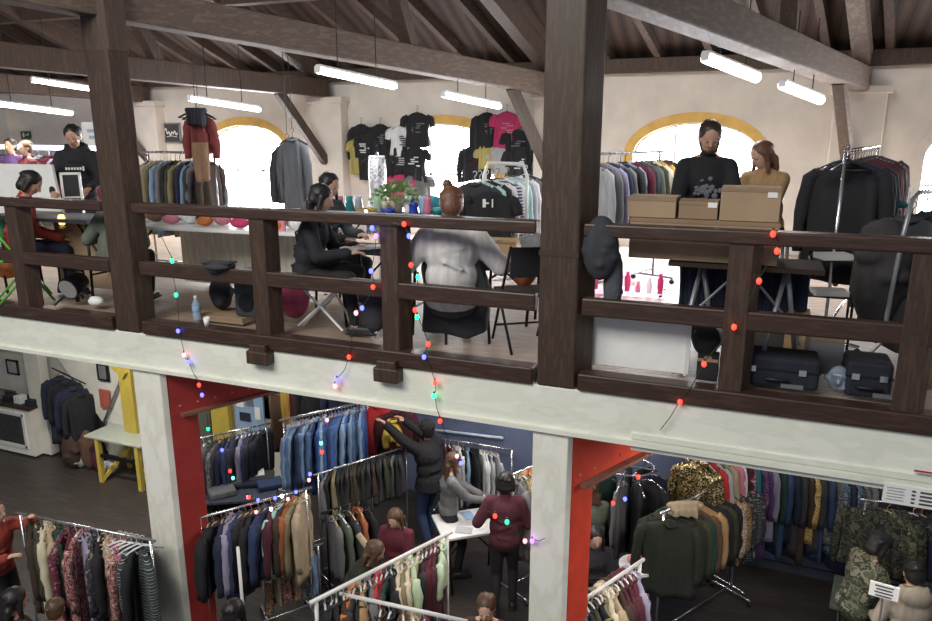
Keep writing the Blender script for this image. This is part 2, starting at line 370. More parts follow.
# ground floor: back walls
struct('wall_lower_back', MB().box((-.6, 9.2, -2.1), (11.2, .2, 3.3)), blue_wall)
struct('baseboard_back', MB().box((-.6, 9.08, FZ + .06), (11.2, .03, .12)), mat('dark_skirting', (.06, .065, .09), .6, var=0))
struct('wall_lower_far', MB().box((-11.9, 8.6, -2.1), (11.4, .2, 3.3)), low_white)
struct('wall_lower_side', MB().box((-6.2, 8.9, -2.1), (.12, .5, 3.3)), low_white)

# tube lamps under the gallery, and the fixtures above
tube_on = mat('lit_tube', (1, 1, 1), emit=16, ecol=(0.86, 0.93, 1.0))
tube_warm = mat('lit_tube_warm', (1, 1, 1), emit=14, ecol=(1.0, 0.93, 0.80))
for i, (x, y) in enumerate(LOW_LAMPS):
    r = empty('tube_lamp', (x, y, -.5), 0, 'unseen white tube lamp placed under the gallery floor', 'lamp', 'tube lamps under the gallery floor')  # housings too for the lamp added by the right red column
    MB((x, y, -.5)).box((x, y, -.50), (1.25, .14, .08)).build('housing', white_metal, r, bevel=.01)
    MB((x, y, -.5)).cyl((x - .58, y, -.56), (x + .58, y, -.56), .016).build('tube', tube_warm, r, smooth=True)
LA = 25
def tube_lamp(pa, pb, d, label, warm=False, power=26, fat=1.0):
    a = at(*pa, d=d); e = at(*pb, d=d - .1)
    # a straight fixture of real length, level, running toward its second end
    a = Vector(a); dirv = ray(*pb) - ray(*pa)
    c = at((pa[0] + pb[0]) / 2, (pa[1] + pb[1]) / 2, d=d)
    e = at(*pb, z=None, d=d); L = 1.22
    # level: intersect both picture ends with the lamp's own height
    u = Vector((math.sin(math.radians(LA)), math.cos(math.radians(LA)), -.12)).normalized(); L = 1.05
    ang = math.atan2(u.y, u.x)
    A = c - u * L / 2; B = c + u * L / 2; nv = Vector((-u.y, u.x, 0))
    r = empty('tube_lamp', c + Vector((0, 0, .05)), 0, label, 'lamp'); b = r.location
    MB(b).beam(A + Vector((0, 0, .03)), B + Vector((0, 0, .03)), .09, .03).build('housing', white_metal, r, bevel=.008)
    m_ = tube_warm if warm else tube_on
    MB(b).tube([A + u * (L * k / 8) - Vector((0, 0, .02)) for k in range(9)], .034 * fat, 12).build('tube', m_, r, smooth=True)
    for q in (A, B): MB(b).box(q - Vector((0, 0, .01)), (.03, .08, .07), ang).build('end_cap', white_plastic, r)
    for q in (A * .75 + B * .25, A * .25 + B * .75):
        MB(b).cyl(q + Vector((0, 0, .05)), Vector((q.x, q.y, min(roof_z(q.y) - .1, 2.95 + .4 * max(0, 9 - q.y)))), .006).build('hanger_wire', black_metal, r)
    l = area('tube_light', c - Vector((0, 0, .06)), c - Vector((0, 0, 3)), 1.15, .14, power, (1, .93, .82) if warm else (.88, .94, 1))
    l.rotation_euler = (0, 0, ang); l.parent = None
    return r
tube_lamp((317, 68), (398, 86), 8.6, 'bright tube lamp hanging above the table with the plant')
tube_lamp((443, 94), (501, 105), 10.2, 'small bright tube lamp above the second arched window')
tube_lamp((191, 98), (259, 108), 10.8, 'bright tube lamp above the red and tan hanging jacket')
tube_lamp((41, 80), (95, 89), 12.4, 'warm tube lamp farthest along the gallery, under the dark tie beam', True, power=70)
tube_lamp((0, 103), (64, 111), 11.0, 'low warm tube lamp near the green exit sign', True, power=60)
tube_lamp((704, 56), (761, 76), 7.4, 'bright cool tube lamp beneath the broad tie beam above the bearded man', fat=1.5, power=36)
tube_lamp((781, 84), (824, 98), 8.4, 'warm tube lamp beside the knee brace above the woman in tan', True, fat=1.5, power=28)
# ------------------------------------------------------------------ clothes
def lerp(a, b, t): return a + (b - a) * t
def prof(z, pts):
    for (z0, w0), (z1, w1) in zip(pts, pts[1:]):
        if z >= z1: return lerp(w0, w1, (z0 - z) / (z0 - z1))
    return pts[-1][1]
_hang = {}
def hanger_mesh(m):
    if m.name in _hang: return _hang[m.name]
    b = MB(); b.tube([(-.0, 0, -.085), (0, 0, -.03), (.018, 0, -.012), (.022, 0, .008), (.008, 0, .022), (-.01, 0, .02), (-.018, 0, .008)], .0035, 5)
    b.tube([(-.19, 0, -.165), (-.08, 0, -.11), (0, 0, -.085), (.08, 0, -.11), (.19, 0, -.165)], [.009, .011, .009, .011, .009], 6)
    b.tube([(-.19, 0, -.165), (.19, 0, -.165)], .004, 5)
    me = b.mesh('hanger'); me.materials.append(m); me.polygons.foreach_set('use_smooth', [True] * len(me.polygons)); _hang[m.name] = me
    return me
def garment_mb(kind, W, L, T, seed):
    r = random.Random(seed); m = MB(); n = 30; ph = r.random() * 6; k1 = r.choice((2, 3)); hw = W / 2
    if kind in ('trousers', 'scarf'):
        tp = [(-.06, hw * .9), (-.09, hw), (-L * .6, hw * .9), (-L - .06, hw * .82)]; z0 = -.06
    elif kind in ('dress', 'skirt'):
        tp = [(-.09, .09), (-.13, hw * .75), (-.30, hw * .78), (-.48, hw * .62), (-.6, hw * .8), (-L - .09, hw * 1.25)]; z0 = -.09
    else:
        tp = [(-.095, .07), (-.115, hw * .5), (-.14, hw * .78), (-.175, hw * .94), (-.21, hw), (-.35, hw * .95), (-L * .7, hw * .92), (-L - .095, hw * 1.04)]; z0 = -.095
    rows = 16; zs = [z0 - (L) * (i / (rows - 1)) ** (1.35 if kind not in ('trousers', 'scarf') else 1) for i in range(rows)]
    vs = []
    hemt = r.uniform(-.03, .03)
    for i, z in enumerate(zs):
        f = i / (rows - 1); h = prof(z, tp); th = T / 2 * min(1, .45 + f * 1.2)
        for k in range(n):
            a = 2 * math.pi * k / n; ca, sa = math.cos(a), math.sin(a)
            x = h * math.copysign(abs(ca) ** .7, ca); y = th * math.copysign(abs(sa) ** .8, sa)
            y += (.012 + .012 * f) * math.sin(k1 * 3.2 * x / max(hw, .05) + ph + z * 2.5) * min(1, f * 4) + .009 * min(1, f * 3) * math.sin(11 * x / hw + ph * 2 + z * 3)
            x *= 1 + .03 * f * math.sin(a * 5 + ph)
            vs.append((x, y, z + hemt * f * x / hw + .012 * f * math.sin(a * 2 + ph)))
    fs = [(j * n + i, j * n + (i + 1) % n, (j + 1) * n + (i + 1) % n, (j + 1) * n + i) for j in range(rows - 1) for i in range(n)]
    fs += [tuple(range(n - 1, -1, -1)), tuple(range((rows - 1) * n, rows * n))]
    m.add(vs, fs)
    if kind in ('jacket', 'coat', 'shirt', 'tee'):
        sl = {'jacket': .56, 'coat': .6, 'shirt': .55, 'tee': .17}[kind]
        sl = min(sl, L * .86)
        for s in (-1, 1):
            e = r.uniform(-.03, .04); out = .10 if kind == 'tee' else .045
            p = [(s * (hw - .06), 0, -.165), (s * (hw - .005), 0, -.21), (s * (hw + out * .6), e * .3, -.21 - sl * .3), (s * (hw + out), e * .7, -.21 - sl * .65), (s * (hw + out * .8 + (.03 if kind == 'tee' else 0)), e, -.21 - sl)]
            if kind == 'tee': p = [(s * (hw - .05), 0, -.16), (s * (hw + .005), 0, -.19), (s * (hw + .035), 0, -.25), (s * (hw + .05), 0, -.32)]
            q0 = [Vector(v_) for v_ in p]; p = [q0[0]]
            for a_, b_ in zip(q0, q0[1:]): p += [a_.lerp(b_, .5), b_]
            R0 = (.05, .060, .054, .047, .041); rr = [R0[min(4, j // 2)] * (1 + (.10 * math.sin(j * 2.1 + ph) if j > 2 else 0)) for j in range(len(p))]
            o = len(m.v); m.tube(p, rr, 9)
            for q in m.v[o:]: q.y = q.y * min(.85, T / .12) + .006 * math.sin(q.z * 40 + ph)
    return m
WORD = {'jacket': 'jacket', 'coat': 'long coat', 'shirt': 'shirt', 'tee': 't-shirt', 'trousers': 'folded trousers', 'dress': 'dress', 'skirt': 'skirt', 'scarf': 'scarf'}
CATW = {'jacket': 'jacket', 'coat': 'coat', 'shirt': 'shirt', 'tee': 't-shirt', 'trousers': 'trousers', 'dress': 'dress', 'skirt': 'skirt', 'scarf': 'scarf'}
_seed = [100]
def garment(kind, m, loc, rz, label, group=None, W=None, L=None, T=.07, hanger=True, hm=None, collar=None, cord=0):
    W = W or {'jacket': .46, 'coat': .48, 'shirt': .44, 'tee': .46, 'trousers': .34, 'dress': .44, 'skirt': .36, 'scarf': .2}[kind]
    L = L or {'jacket': .66, 'coat': 1.0, 'shirt': .68, 'tee': .62, 'trousers': .62, 'dress': .95, 'skirt': .6, 'scarf': .7}[kind]
    _seed[0] += 1
    o = garment_mb(kind, W, L, T, _seed[0]).build({'tee': 't_shirt', 'coat': 'long_coat'}.get(kind, kind), m, smooth=True)
    o.location = loc; o.rotation_euler.z = rz; tag(o, label, CATW[kind], group)
    if hanger:
        h = bpy.data.objects.new('hanger', hanger_mesh(hm or black_plastic)); COL.objects.link(h); h.parent = o
    if kind in ('jacket', 'coat', 'shirt') and collar is not False:
        c = MB(); n = 12
        c.tube([(.062 * math.cos(a), .035 * math.sin(a) * T / .07, -.098 - .022 * (math.sin(a) < 0) * abs(math.sin(a))) for a in [2 * math.pi * i / n for i in range(n + 1)]], .012, 7)
        c.build('collar', collar or m, o, smooth=True)
    if cord:
        h2 = MB().cyl((0, 0, .02), (0, 0, .02 + cord), .004, n=6).build('cord', black_plastic, o)
    return o
# colours: name -> material
def C(n):
    d = {
     'black': (0.014, 0.014, 0.018), 'charcoal': (0.04, 0.04, 0.047), 'dark navy': (0.016, 0.022, 0.05), 'navy': (0.025, 0.04, 0.11), 'grey': (0.16, 0.16, 0.17), 'pale grey': (0.42, 0.43, 0.46),
     'white': (0.76, 0.78, 0.80), 'cream': (0.62, 0.55, 0.40), 'beige': (0.42, 0.33, 0.22), 'tan': (0.40, 0.24, 0.11), 'camel': (0.42, 0.26, 0.13), 'brown': (0.11, 0.06, 0.035), 'dark brown': (0.05, 0.03, 0.02),
     'olive': (0.045, 0.047, 0.027), 'dark olive': (0.022, 0.025, 0.017), 'khaki': (0.22, 0.19, 0.11), 'grey green': (0.10, 0.115, 0.09), 'dark green': (0.015, 0.05, 0.035), 'burgundy': (0.10, 0.012, 0.025), 'maroon': (0.07, 0.014, 0.024),
     'red': (0.50, 0.03, 0.03), 'orange': (0.55, 0.18, 0.045), 'mustard': (0.50, 0.30, 0.05), 'pink': (0.60, 0.22, 0.28), 'magenta': (0.50, 0.04, 0.14), 'pale blue': (0.28, 0.42, 0.60), 'denim blue': (0.085, 0.16, 0.32), 'mid blue': (0.05, 0.12, 0.36),
     'light denim': (0.20, 0.30, 0.45), 'dark denim': (0.03, 0.055, 0.13), 'dull yellow': (0.42, 0.36, 0.12), 'teal': (0.03, 0.20, 0.22), 'purple': (0.10, 0.05, 0.16), 'yellow': (0.70, 0.52, 0.08), 'pale green': (0.45, 0.58, 0.40), 'mint': (0.40, 0.62, 0.58), 'rust': (0.30, 0.09, 0.035), 'lilac grey': (0.30, 0.27, 0.38)}
    if n in d: return cloth(d[n])
    pats = {
     'camouflage': ([(.05, .06, .035), (.13, .13, .08), (.03, .035, .025), (.20, .19, .13), (.08, .09, .05)], 'noise', 9),
     'dark camouflage': ([(.03, .035, .025), (.07, .075, .05), (.015, .018, .014), (.10, .10, .075)], 'noise', 11),
     'gold sequinned': ([(.08, .06, .02), (.55, .40, .14), (.20, .14, .05), (.9, .78, .5), (.05, .04, .02)], 'cell', 75),
     'floral': ([(.35, .06, .08), (.60, .45, .35), (.12, .03, .04), (.55, .18, .2), (.03, .03, .04)], 'noise', 26),
     'cream floral': ([(.55, .48, .36), (.35, .16, .10), (.62, .56, .45), (.25, .22, .15)], 'noise', 26),
     'black and white print': ([(.02, .03, .035), (.35, .38, .36), (.015, .02, .025), (.04, .06, .06)], 'z', 5),
     'blue print': ([(.03, .08, .14), (.12, .22, .30), (.02, .04, .07), (.25, .32, .36)], 'noise', 24),
     'grey print': ([(.09, .09, .10), (.20, .20, .21), (.05, .05, .06), (.28, .27, .26)], 'noise', 26),
     'gold print': ([(.42, .28, .09), (.60, .44, .18), (.30, .18, .05)], 'noise', 24),
     'purple print': ([(.09, .04, .14), (.22, .12, .28), (.04, .02, .07), (.3, .15, .25)], 'noise', 22),
     'pink print': ([(.45, .16, .25), (.25, .06, .12), (.60, .40, .42)], 'noise', 24),
     'leopard': ([(.40, .27, .13), (.07, .04, .02), (.45, .30, .15)], 'noise', 40),
     'burgundy print': ([(.09, .012, .03), (.20, .05, .08), (.04, .01, .015), (.35, .2, .2)], 'noise', 30),
     'plaid': ([(.12, .03, .03), (.05, .05, .06), (.22, .2, .18)], 'x', 9),
     'dark plaid': ([(.03, .03, .04), (.08, .08, .1), (.02, .02, .03)], 'x', 9),
     'striped': ([(.6, .6, .62), (.06, .07, .12)], 'z', 9),
     'silver': ([(.55, .52, .60), (.85, .85, .9), (.35, .33, .42)], 'noise', 14),
     'dark floral': ([(.02, .02, .03), (.05, .05, .07), (.02, .025, .03), (.25, .2, .18)], 'noise', 30)}
    s, k, sc = pats[n]
    return ramp_mat('cloth ' + n, s, k, sc, .35 if 'sequin' in n or n == 'silver' else .85, .75 if 'sequin' in n else 0)

def clothes_rail(p0, p1, floor, label, m=None, ends=(1, 1), low=True, wheels=True, cat='clothes rail', r=.014, over=.06, mid=None):
    p0, p1 = Vector(p0), Vector(p1); m = m or chrome; u = (p1 - p0); u.z = 0; L = u.length; u.normalize(); nv = Vector((-u.y, u.x, 0))
    b = Vector(((p0.x + p1.x) / 2, (p0.y + p1.y) / 2, floor)); rt = empty('clothes_rail', b, 0, label, cat)
    MB(b).cyl(p0 - u * over, p1 + u * over, r).build('rail', m, rt, smooth=True)
    for q, e in ((p0, ends[0]), (p1, ends[1])):
        if not e: continue
        f = Vector((q.x, q.y, floor + .07))
        MB(b).cyl(f, q, r * .9).build('upright', m, rt, smooth=True)
        MB(b).tube([f - nv * .26 , f - nv * .2 + Vector((0, 0, .01)), f + nv * .2 + Vector((0, 0, .01)), f + nv * .26], r).build('foot', m, rt, smooth=True)
        for s in (-.25, .25): MB(b).cyl(f + nv * s + Vector((0, 0, -.04)) - u * .012, f + nv * s + Vector((0, 0, -.04)) + u * .012, .03, n=12).build('caster', black_plastic, rt, smooth=True)
    if low and all(ends):
        MB(b).cyl(Vector((p0.x, p0.y, floor + .16)), Vector((p1.x, p1.y, floor + .16)), r * .8).build('lower_bar', m, rt, smooth=True)
    return rt
def hang(p0, p1, specs, where, end='first', group=None, T=.07, jit=8, t0=.04, t1=.96, hm=None, zoff=-.012, W=None, L=None, twist=0):
    """specs: list of (kind, colour[, length]) in order from p0"""
    p0, p1 = Vector(p0), Vector(p1); u = p1 - p0; rz = math.atan2(u.y, u.x) - math.pi / 2; n = len(specs)
    if math.degrees(abs((rz + math.pi) % (2 * math.pi) - math.pi)) > 90: rz += math.pi
    for i, s in enumerate(specs):
        t = lerp(t0, t1, (i + .5) / n) + rnd.uniform(-.15, .15) / n
        kind, c = s[0], s[1]; ln = s[2] if len(s) > 2 else L
        lab = '%s %s, %s from %s' % (c, WORD[kind], ORD[i], where)
        g = garment(kind, C(c), p0.lerp(p1, t) + Vector((0, 0, zoff)), rz + math.radians(rnd.uniform(-jit, jit) + twist), lab, group, T=T, L=(ln * rnd.uniform(.95, 1.05) if ln else None), W=W, hm=hm or rnd.choice((black_plastic, white_plastic, oak, black_plastic)))
# ------------------------------------------------------------------ people
skin = mat('skin', (0.52, 0.29, 0.20), .55, var=.04); skin2 = mat('fair_skin', (0.60, 0.37, 0.27), .55, var=.04)
eye_white = mat('eye_white', (0.45, 0.42, 0.40), .3, var=0); iris = mat('dark_iris', (0.03, 0.02, 0.015), .3, var=0); lipm = mat('lips', (0.42, 0.14, 0.12), .5, var=0)
def hairmat(n, c): return ramp_mat('hair ' + n, [tuple(x * .6 for x in c), c, tuple(x * .8 for x in c), tuple(min(1, x * 1.5) for x in c)], 'noise', 14, .5, stretch=(9, 9, 1.2), interp='LINEAR', bump=.4)
HAIR = {'black': hairmat('black', (0.012, 0.010, 0.010)), 'dark brown': hairmat('dark brown', (0.030, 0.018, 0.012)), 'brown': hairmat('brown', (0.085, 0.045, 0.026)), 'auburn': hairmat('auburn', (0.13, 0.055, 0.03))}
def remesh(o, vs, sm=3):
    r = o.modifiers.new('remesh', 'REMESH'); r.mode = 'VOXEL'; r.voxel_size = vs; r.use_smooth_shade = True
    s = o.modifiers.new('smooth', 'SMOOTH'); s.factor = .5; s.iterations = sm
    bpy.context.view_layer.update()
    me = bpy.data.meshes.new_from_object(o.evaluated_get(bpy.context.evaluated_depsgraph_get()))
    o.modifiers.clear(); me.name = o.data.name; o.data = me
    me.polygons.foreach_set('use_smooth', [True] * len(me.polygons))
def ik(a, b, l1, l2, pole):
    d = b - a; L = min(d.length, (l1 + l2) * .995); dn = d.normalized(); b = a + dn * L
    x = (l1 * l1 - l2 * l2 + L * L) / (2 * L); h = math.sqrt(max(0, l1 * l1 - x * x))
    pv = pole - dn * pole.dot(dn); pv = pv.normalized() if pv.length > 1e-5 else Vector((0, -1, 0))
    return a + dn * x + pv * h, b
def person(loc, yaw, label, top='black', legs='dark navy', H=1.72, sit=None, lean=0, nod=0, turn=0, tilt=0, hands=None, hair=('short', 'black'), sk=None, topkind='sweater', hood=False, group=None, bare_arms=False, cap=None, beard=False, step=.1, knees=None, length=0, vox=.013, twist=0, hands_world=None):
    sk = sk or skin; s = H / 1.72
    root = empty('person', loc, yaw, label, 'person', group)
    V = Vector; l = math.radians(lean)
    pz = (sit + .09) / s if sit else .93
    Pv = V((0, 0, pz)); sp = V((0, math.sin(l), math.cos(l))); nrm = V((0, math.cos(l), -math.sin(l)))
    tw = Matrix.Rotation(math.radians(twist), 3, 'Z')
    xs = tw @ V((1, 0, 0))
    Sx = Pv + sp * .48; N = Pv + sp * .54 ; nd = (sp * .6 + V((0, 0, .4))).normalized()
    HR = Matrix.Rotation(math.radians(turn), 3, 'Z') @ Matrix.Rotation(math.radians(-nod), 3, 'X') @ Matrix.Rotation(math.radians(tilt), 3, 'Y')
    Hc = N + nd * .065 + HR @ V((0, .02, .07))
    shs = [Sx + xs * (q * .160) - sp * .03 for q in (-1, 1)]
    if hands_world:
        inv = (Matrix.Translation(Vector(loc)) @ Matrix.Rotation(yaw, 4, 'Z')).inverted(); hands = [tuple((inv @ Vector(h_)) / s) for h_ in hands_world]
    hands = hands or [(-.24, .06, pz - .12), (.24, .06, pz - .12)]
    arms = []
    for q, sh, t in zip((-1, 1), shs, hands):
        e, wv = ik(sh, V(t), .285, .25, V((q * .5, -.7, -.6))); arms.append((sh, e, wv))
    lg = []
    for q in (-1, 1):
        hp = Pv + V((q * .085, 0, -.03))
        if sit: ank = V((q * .12, .40 + (.05 if q > 0 else 0), .08)); pole = V((q * .3, 1, 1.2))
        else: ank = V((q * .10, q * step, .08)); pole = V((0, 1, 0))
        k, a = ik(hp, ank, .43, .43, pole); lg.append((hp, k, a))
    sc = Matrix.Scale(s, 4)
    def out(mb, nm, m, vx, sm=3):
        mb.v = [v * s for v in mb.v]; o = mb.build(nm, m, root, fix=False); remesh(o, vx, sm); return o
    Rl = Matrix.Rotation(-l, 3, 'X')
    b = MB()
    b.ell(Pv + V((0, 0, .0)), (.155, .105, .12), Rl); b.ell(Pv + sp * .15, (.135, .09, .15), Rl); b.ell(Pv + sp * .34, (.155, .105, .17), tw @ Rl)
    b.cap(shs[0], N - sp * .02, .05); b.cap(shs[1], N - sp * .02, .05); b.cap(N - sp * .03, Hc - HR @ V((0, .015, .05)), .056, .050)
    b.ell(Hc + HR @ V((0, -.008, .025)), (.080, .096, .096), HR); b.ell(Hc + HR @ V((0, .022, -.045)), (.061, .064, .072), HR)
    b.ell(Hc + HR @ V((0, .045, -.095)), (.026, .022, .018), HR)
    b.cap(Hc + HR @ V((0, .086, .012)), Hc + HR @ V((0, .105, -.022)), .009, .014)
    for q in (-1, 1):
        b.ell(Hc + HR @ V((q * .077, -.008, -.005)), (.010, .020, .032), HR)
        b.ell(Hc + HR @ V((q * .030, .074, .026)), (.022, .012, .008), HR)
        b.ell(Hc + HR @ V((q * .038, .055, -.022)), (.022, .022, .02), HR)
    for q, (sh, e, wv) in zip((-1, 1), arms):
        b.cap(sh, e, .046, .036); b.cap(e, wv, .036, .025)
        d = (wv - e).normalized(); side = d.cross(V((0, 0, 1))); side = side.normalized() if side.length > .1 else V((1, 0, 0)); nn = side.cross(d).normalized()
        side = side * q
        Mx = Matrix((side, d, nn)).transposed()
        b.ell(wv + d * .05, (.038, .052, .018), Mx)
        for fi, (off, ln) in enumerate(((-.028, .068), (-.010, .078), (.010, .074), (.028, .058))):
            r0 = wv + d * .088 + side * off; m1 = r0 + d * ln * .55 - nn * .012; b.cap(r0 - d * .02, m1, .0105, .0095, 8); b.cap(m1, m1 + d * ln * .32 - nn * .028, .0095, .0085, 8)
        t0 = wv + d * .03 - side * .03; t1 = t0 - side * .028 + d * .03 - nn * .01; b.cap(t0, t1, .013, .011, 8); b.cap(t1, t1 + d * .032 - nn * .008, .011, .009, 8)
    for hp, k, a in lg:
        b.cap(hp, k, .078, .052); b.cap(k, a, .052, .036); b.cap(a - V((0, .02, .02)), a + V((0, .15, -.045)), .036, .026)
    out(b, 'body', sk, vox, 2)
    # eyes and mouth
    for q in (-1, 1):
        e = MB(); e.ell((Hc + HR @ V((q * .030, .0775, .008))) * s, (.0135, .010, .0085), HR, n=10, m=8); eo = e.build('eye', eye_white, root, True)
        e = MB(); e.ell((Hc + HR @ V((q * .029, .0845, .008))) * s, .0065, n=8, m=6); e.build('iris', iris, eo, True)
    e = MB(); e.ell((Hc + HR @ V((0, .083, -.052))) * s, (.022 * s, .009, .007), HR); e.build('mouth', lipm, root, True)
    # clothes
    tm = C(top) if isinstance(top, str) else top
    c = MB(); thick = .018 if topkind in ('sweater', 'shirt') else .035
    if topkind == 'sweater_loose': topkind = 'sweater'; thick = .05
    c.ell(Pv + sp * .02, (.155 + thick, .11 + thick, .13), Rl); c.ell(Pv + sp * .17, (.145 + thick, .10 + thick, .17), Rl); c.ell(Pv + sp * .35, (.165 + thick, .112 + thick, .17), tw @ Rl)
    c.cap(shs[0], N - sp * .05, .058 + thick * .5, .06); c.cap(shs[1], N - sp * .05, .058 + thick * .5, .06); c.cap(N - sp * .07, N - sp * .01, .075 + thick * .4, .064)
    if length:
        c.cyl(Pv + sp * .05, Pv - V((0, 0, length)), .17, .20, 16) if not sit else c.ell(Pv + V((0, .12, -.04)), (.2, .2, .09))
    fr = random.Random(int(abs(loc[0] * 100)) + 5)
    for k in range(7):      # folds
        z = fr.uniform(.02, .4); q = fr.choice((-1, 1)); p = Pv + sp * z + nrm * (.105 + thick) * fr.choice((-1, 1))
        c.cap(p + V((-.07, 0, fr.uniform(-.03, .03))), p + V((.07, 0, fr.uniform(-.03, .03))), .012)
    for q, (sh, e, wv) in zip((-1, 1), arms):
        c.cap(sh, e, .060 + thick * .6, .050 + thick * .5)
        if not bare_arms:
            c.cap(e, wv - (wv - e).normalized() * .0, .050 + thick * .5, .036 + thick * .5)
            c.cap(e + (wv - e) * .8, e + (wv - e) * .97, .045 + thick * .4, .046 + thick * .4)
    if hood: c.ell(N + V((0, -.095, -.03)), (.135, .07, .11)); c.cap(N + V((-.10, -.04, .02)), N + V((-.06, .05, -.03)), .032); c.cap(N + V((.10, -.04, .02)), N + V((.06, .05, -.03)), .032)
    to = out(c, {'coat': 'coat', 'jacket': 'jacket'}.get(topkind, topkind), tm, .017, 3)
    t = MB()
    t.ell(Pv + V((0, 0, -.03)), (.165, .12, .11))
    for hp, k, a in lg: t.cap(hp, k, .092, .066); t.cap(k, a + V((0, 0, .04)), .066, .052)
    out(t, 'trousers', C(legs), .018, 2)
    for hp, k, a in lg:
        f = MB(); f.cap(a - V((0, .03, .03)), a + V((0, .13, -.035)), .046, .038); f.box(a + V((0, .055, -.066)), (.085, .27, .025)); out(f, 'shoe', black_plastic, .012, 2)
    # hair
    hs, hcn = hair; h = MB(); hm = HAIR[hcn]; HH = lambda x, y, z: Hc + HR @ V((x, y, z))
    h.ell(HH(0, -.022, .038), (.090, .102, .092), HR); h.ell(HH(0, -.045, -.005), (.086, .078, .088), HR)
    for k in range(26):
        a = fr.uniform(0, 6.28); el = fr.uniform(.1, 1.3); p = V((.084 * math.cos(a) * math.cos(el), -.022 + .094 * math.sin(a) * math.cos(el), .034 + .086 * math.sin(el)))
        if p.y > .04 and p.z < .09: continue
        h.cap(HH(*p), HH(p.x * 1.08, p.y * 1.05 - .02, p.z + .006 - .03 * (hs != 'short')), .014, .009, 7)
    if hs in ('long', 'medium'):
        dn = .20 if hs == 'long' else .10
        h.ell(HH(0, -.065, -.05), (.088, .05, .09), HR); bk = HH(0, -.075, -.06)
        for x in (-.07, -.035, 0, .035, .07): h.cap(bk + HR @ V((x, 0, 0)), bk + HR @ V((x * 1.25, -.01, 0)) + V((0, -.02 * math.cos(l), -dn)), .034, .022)
        for q in (-1, 1): h.cap(HH(q * .078, .005, .03), HH(q * .085, .012, -.06), .022, .024); h.cap(HH(q * .085, .012, -.06), HH(q * .095, .02, -.06) + V((0, .0, -dn * .8)), .026, .016)
    if hs == 'bun': h.ell(HH(-.03, -.055, .135), (.036, .036, .036)); h.ell(HH(0, -.09, -.02), (.07, .04, .07), HR)
    if hs == 'bob':
        for q in (-1, 1): h.cap(HH(q * .078, -.01, .03), HH(q * .082, .0, -.075), .028, .028)
        h.ell(HH(0, -.06, -.055), (.09, .055, .07), HR)
    out(h, 'hair', hm, .012, 1)
    if beard:
        h = MB(); h.ell(HH(0, .034, -.085), (.052, .056, .040), HR); h.ell(HH(0, .082, -.034), (.030, .014, .008), HR)
        for q in (-1, 1): h.cap(HH(q * .068, .01, -.03), HH(q * .045, .045, -.08), .014, .016)
        out(h, 'beard', HAIR['dark brown'], .010, 1)
    if cap:
        h = MB(); h.ell(HH(0, -.012, .062), (.093, .108, .082), HR)
        if cap == 'cap': h.ell(HH(0, .125, .045), (.07, .065, .010), HR)
        else: h.ell(HH(0, -.012, .03), (.096, .110, .05), HR)
        if cap == 'bobble': h.ell(HH(0, -.02, .16), .035)
        out(h, 'cap' if cap == 'cap' else 'knitted_hat', C('black'), .012, 1)
    return root, Hc * s, to
def face_to(p, q):
    """yaw that turns a figure at p to look toward q"""
    return math.atan2(q[1] - p[1], q[0] - p[0]) - math.pi / 2
# ------------------------------------------------------------------ upper gallery: people
def ground(px, py, d, z=0):
    p = at(px, py, d=d); return Vector((p.x, p.y, z))
# bearded man behind the boxes
p = ground(708, 150, 5.9)
r, hc, to = person(p, math.radians(180 + 12), 'bearded person in a black sweater with a pale print standing behind the cardboard boxes', 'black', 'charcoal', H=1.80, hair=('short', 'dark brown'), beard=True, nod=22, hands=[(-.18, .34, 1.0), (.20, .34, 1.0)])
m = MB()
f = random.Random(12)
for k in range(34):
    a = f.uniform(0, 6.28); rr_ = f.uniform(0, .1) ; m.ell((rr_ * math.cos(a), .134, 1.25 + rr_ * 1.15 * math.sin(a)), (f.uniform(.012, .03), .010, f.uniform(.010, .024)), n=6, m=4)
m.build('sweater_print', cloth((.17, .17, .20)), r, True)
# woman in tan
p = ground(772, 160, 6.5)
person(p, math.radians(180 - 25), 'person in a tan sweater with shoulder length brown hair, head bowed over a table', 'camel', 'dark navy', H=1.66, hair=('medium', 'auburn'), sk=skin2, lean=14, nod=25, turn=-25, hands=[(-.10, .40, .88), (.22, .36, .92)])
# standing man at far end
p = ground(75, 145, 8.7)
r, hc, to = person(p, math.radians(180 + 35), 'person in a black hoodie with white lettering standing beyond the upright tablet', 'black', 'charcoal', H=1.80, hair=('short', 'black'), nod=22, hood=True, hands=[(-.18, .30, 1.05), (.18, .32, 1.02)])
m = MB()
for k in range(7): m.box((-.10 + k * .03, .162 + .004 * (k % 2), 1.32 + .012 * ((k * 3) % 3 - 1)), (.018, .014, .05 if k == 0 else .028))
m.build('chest_lettering', paper, r)
# seated in red with black hair
p = ground(13, 230, 7.5)
person(p, math.radians(-35), 'seated person in a red sweater with black hair bending over a lap', cloth((.32, .045, .04)), 'dark navy', H=1.76, sit=.47, hair=('bob', 'black'), lean=16, nod=38, turn=-20, hands=[(-.06, .38, .62), (.14, .40, .62)])
# distant heads
p = ground(12, 155, 11.6); person(p, math.radians(200), 'distant person with dark hair and purple top by the far rails', 'purple', 'black', H=1.62, hair=('short', 'black'))
p = ground(27, 155, 11.0); person(p, math.radians(170), 'distant fair person with short hair beside the far rails', 'burgundy', 'black', H=1.60, hair=('short', 'brown'), sk=skin2)
# seated woman in black in profile
p = ground(305, 240, 6.25)
person(p, math.radians(-75), 'seated person in black with long dark hair working at the cluttered table', 'black', 'black', H=1.72, sit=.42, hair=('long', 'black'), sk=skin2, lean=12, nod=22, turn=8, hands=[(-.10, .42, .74), (.16, .42, .72)])
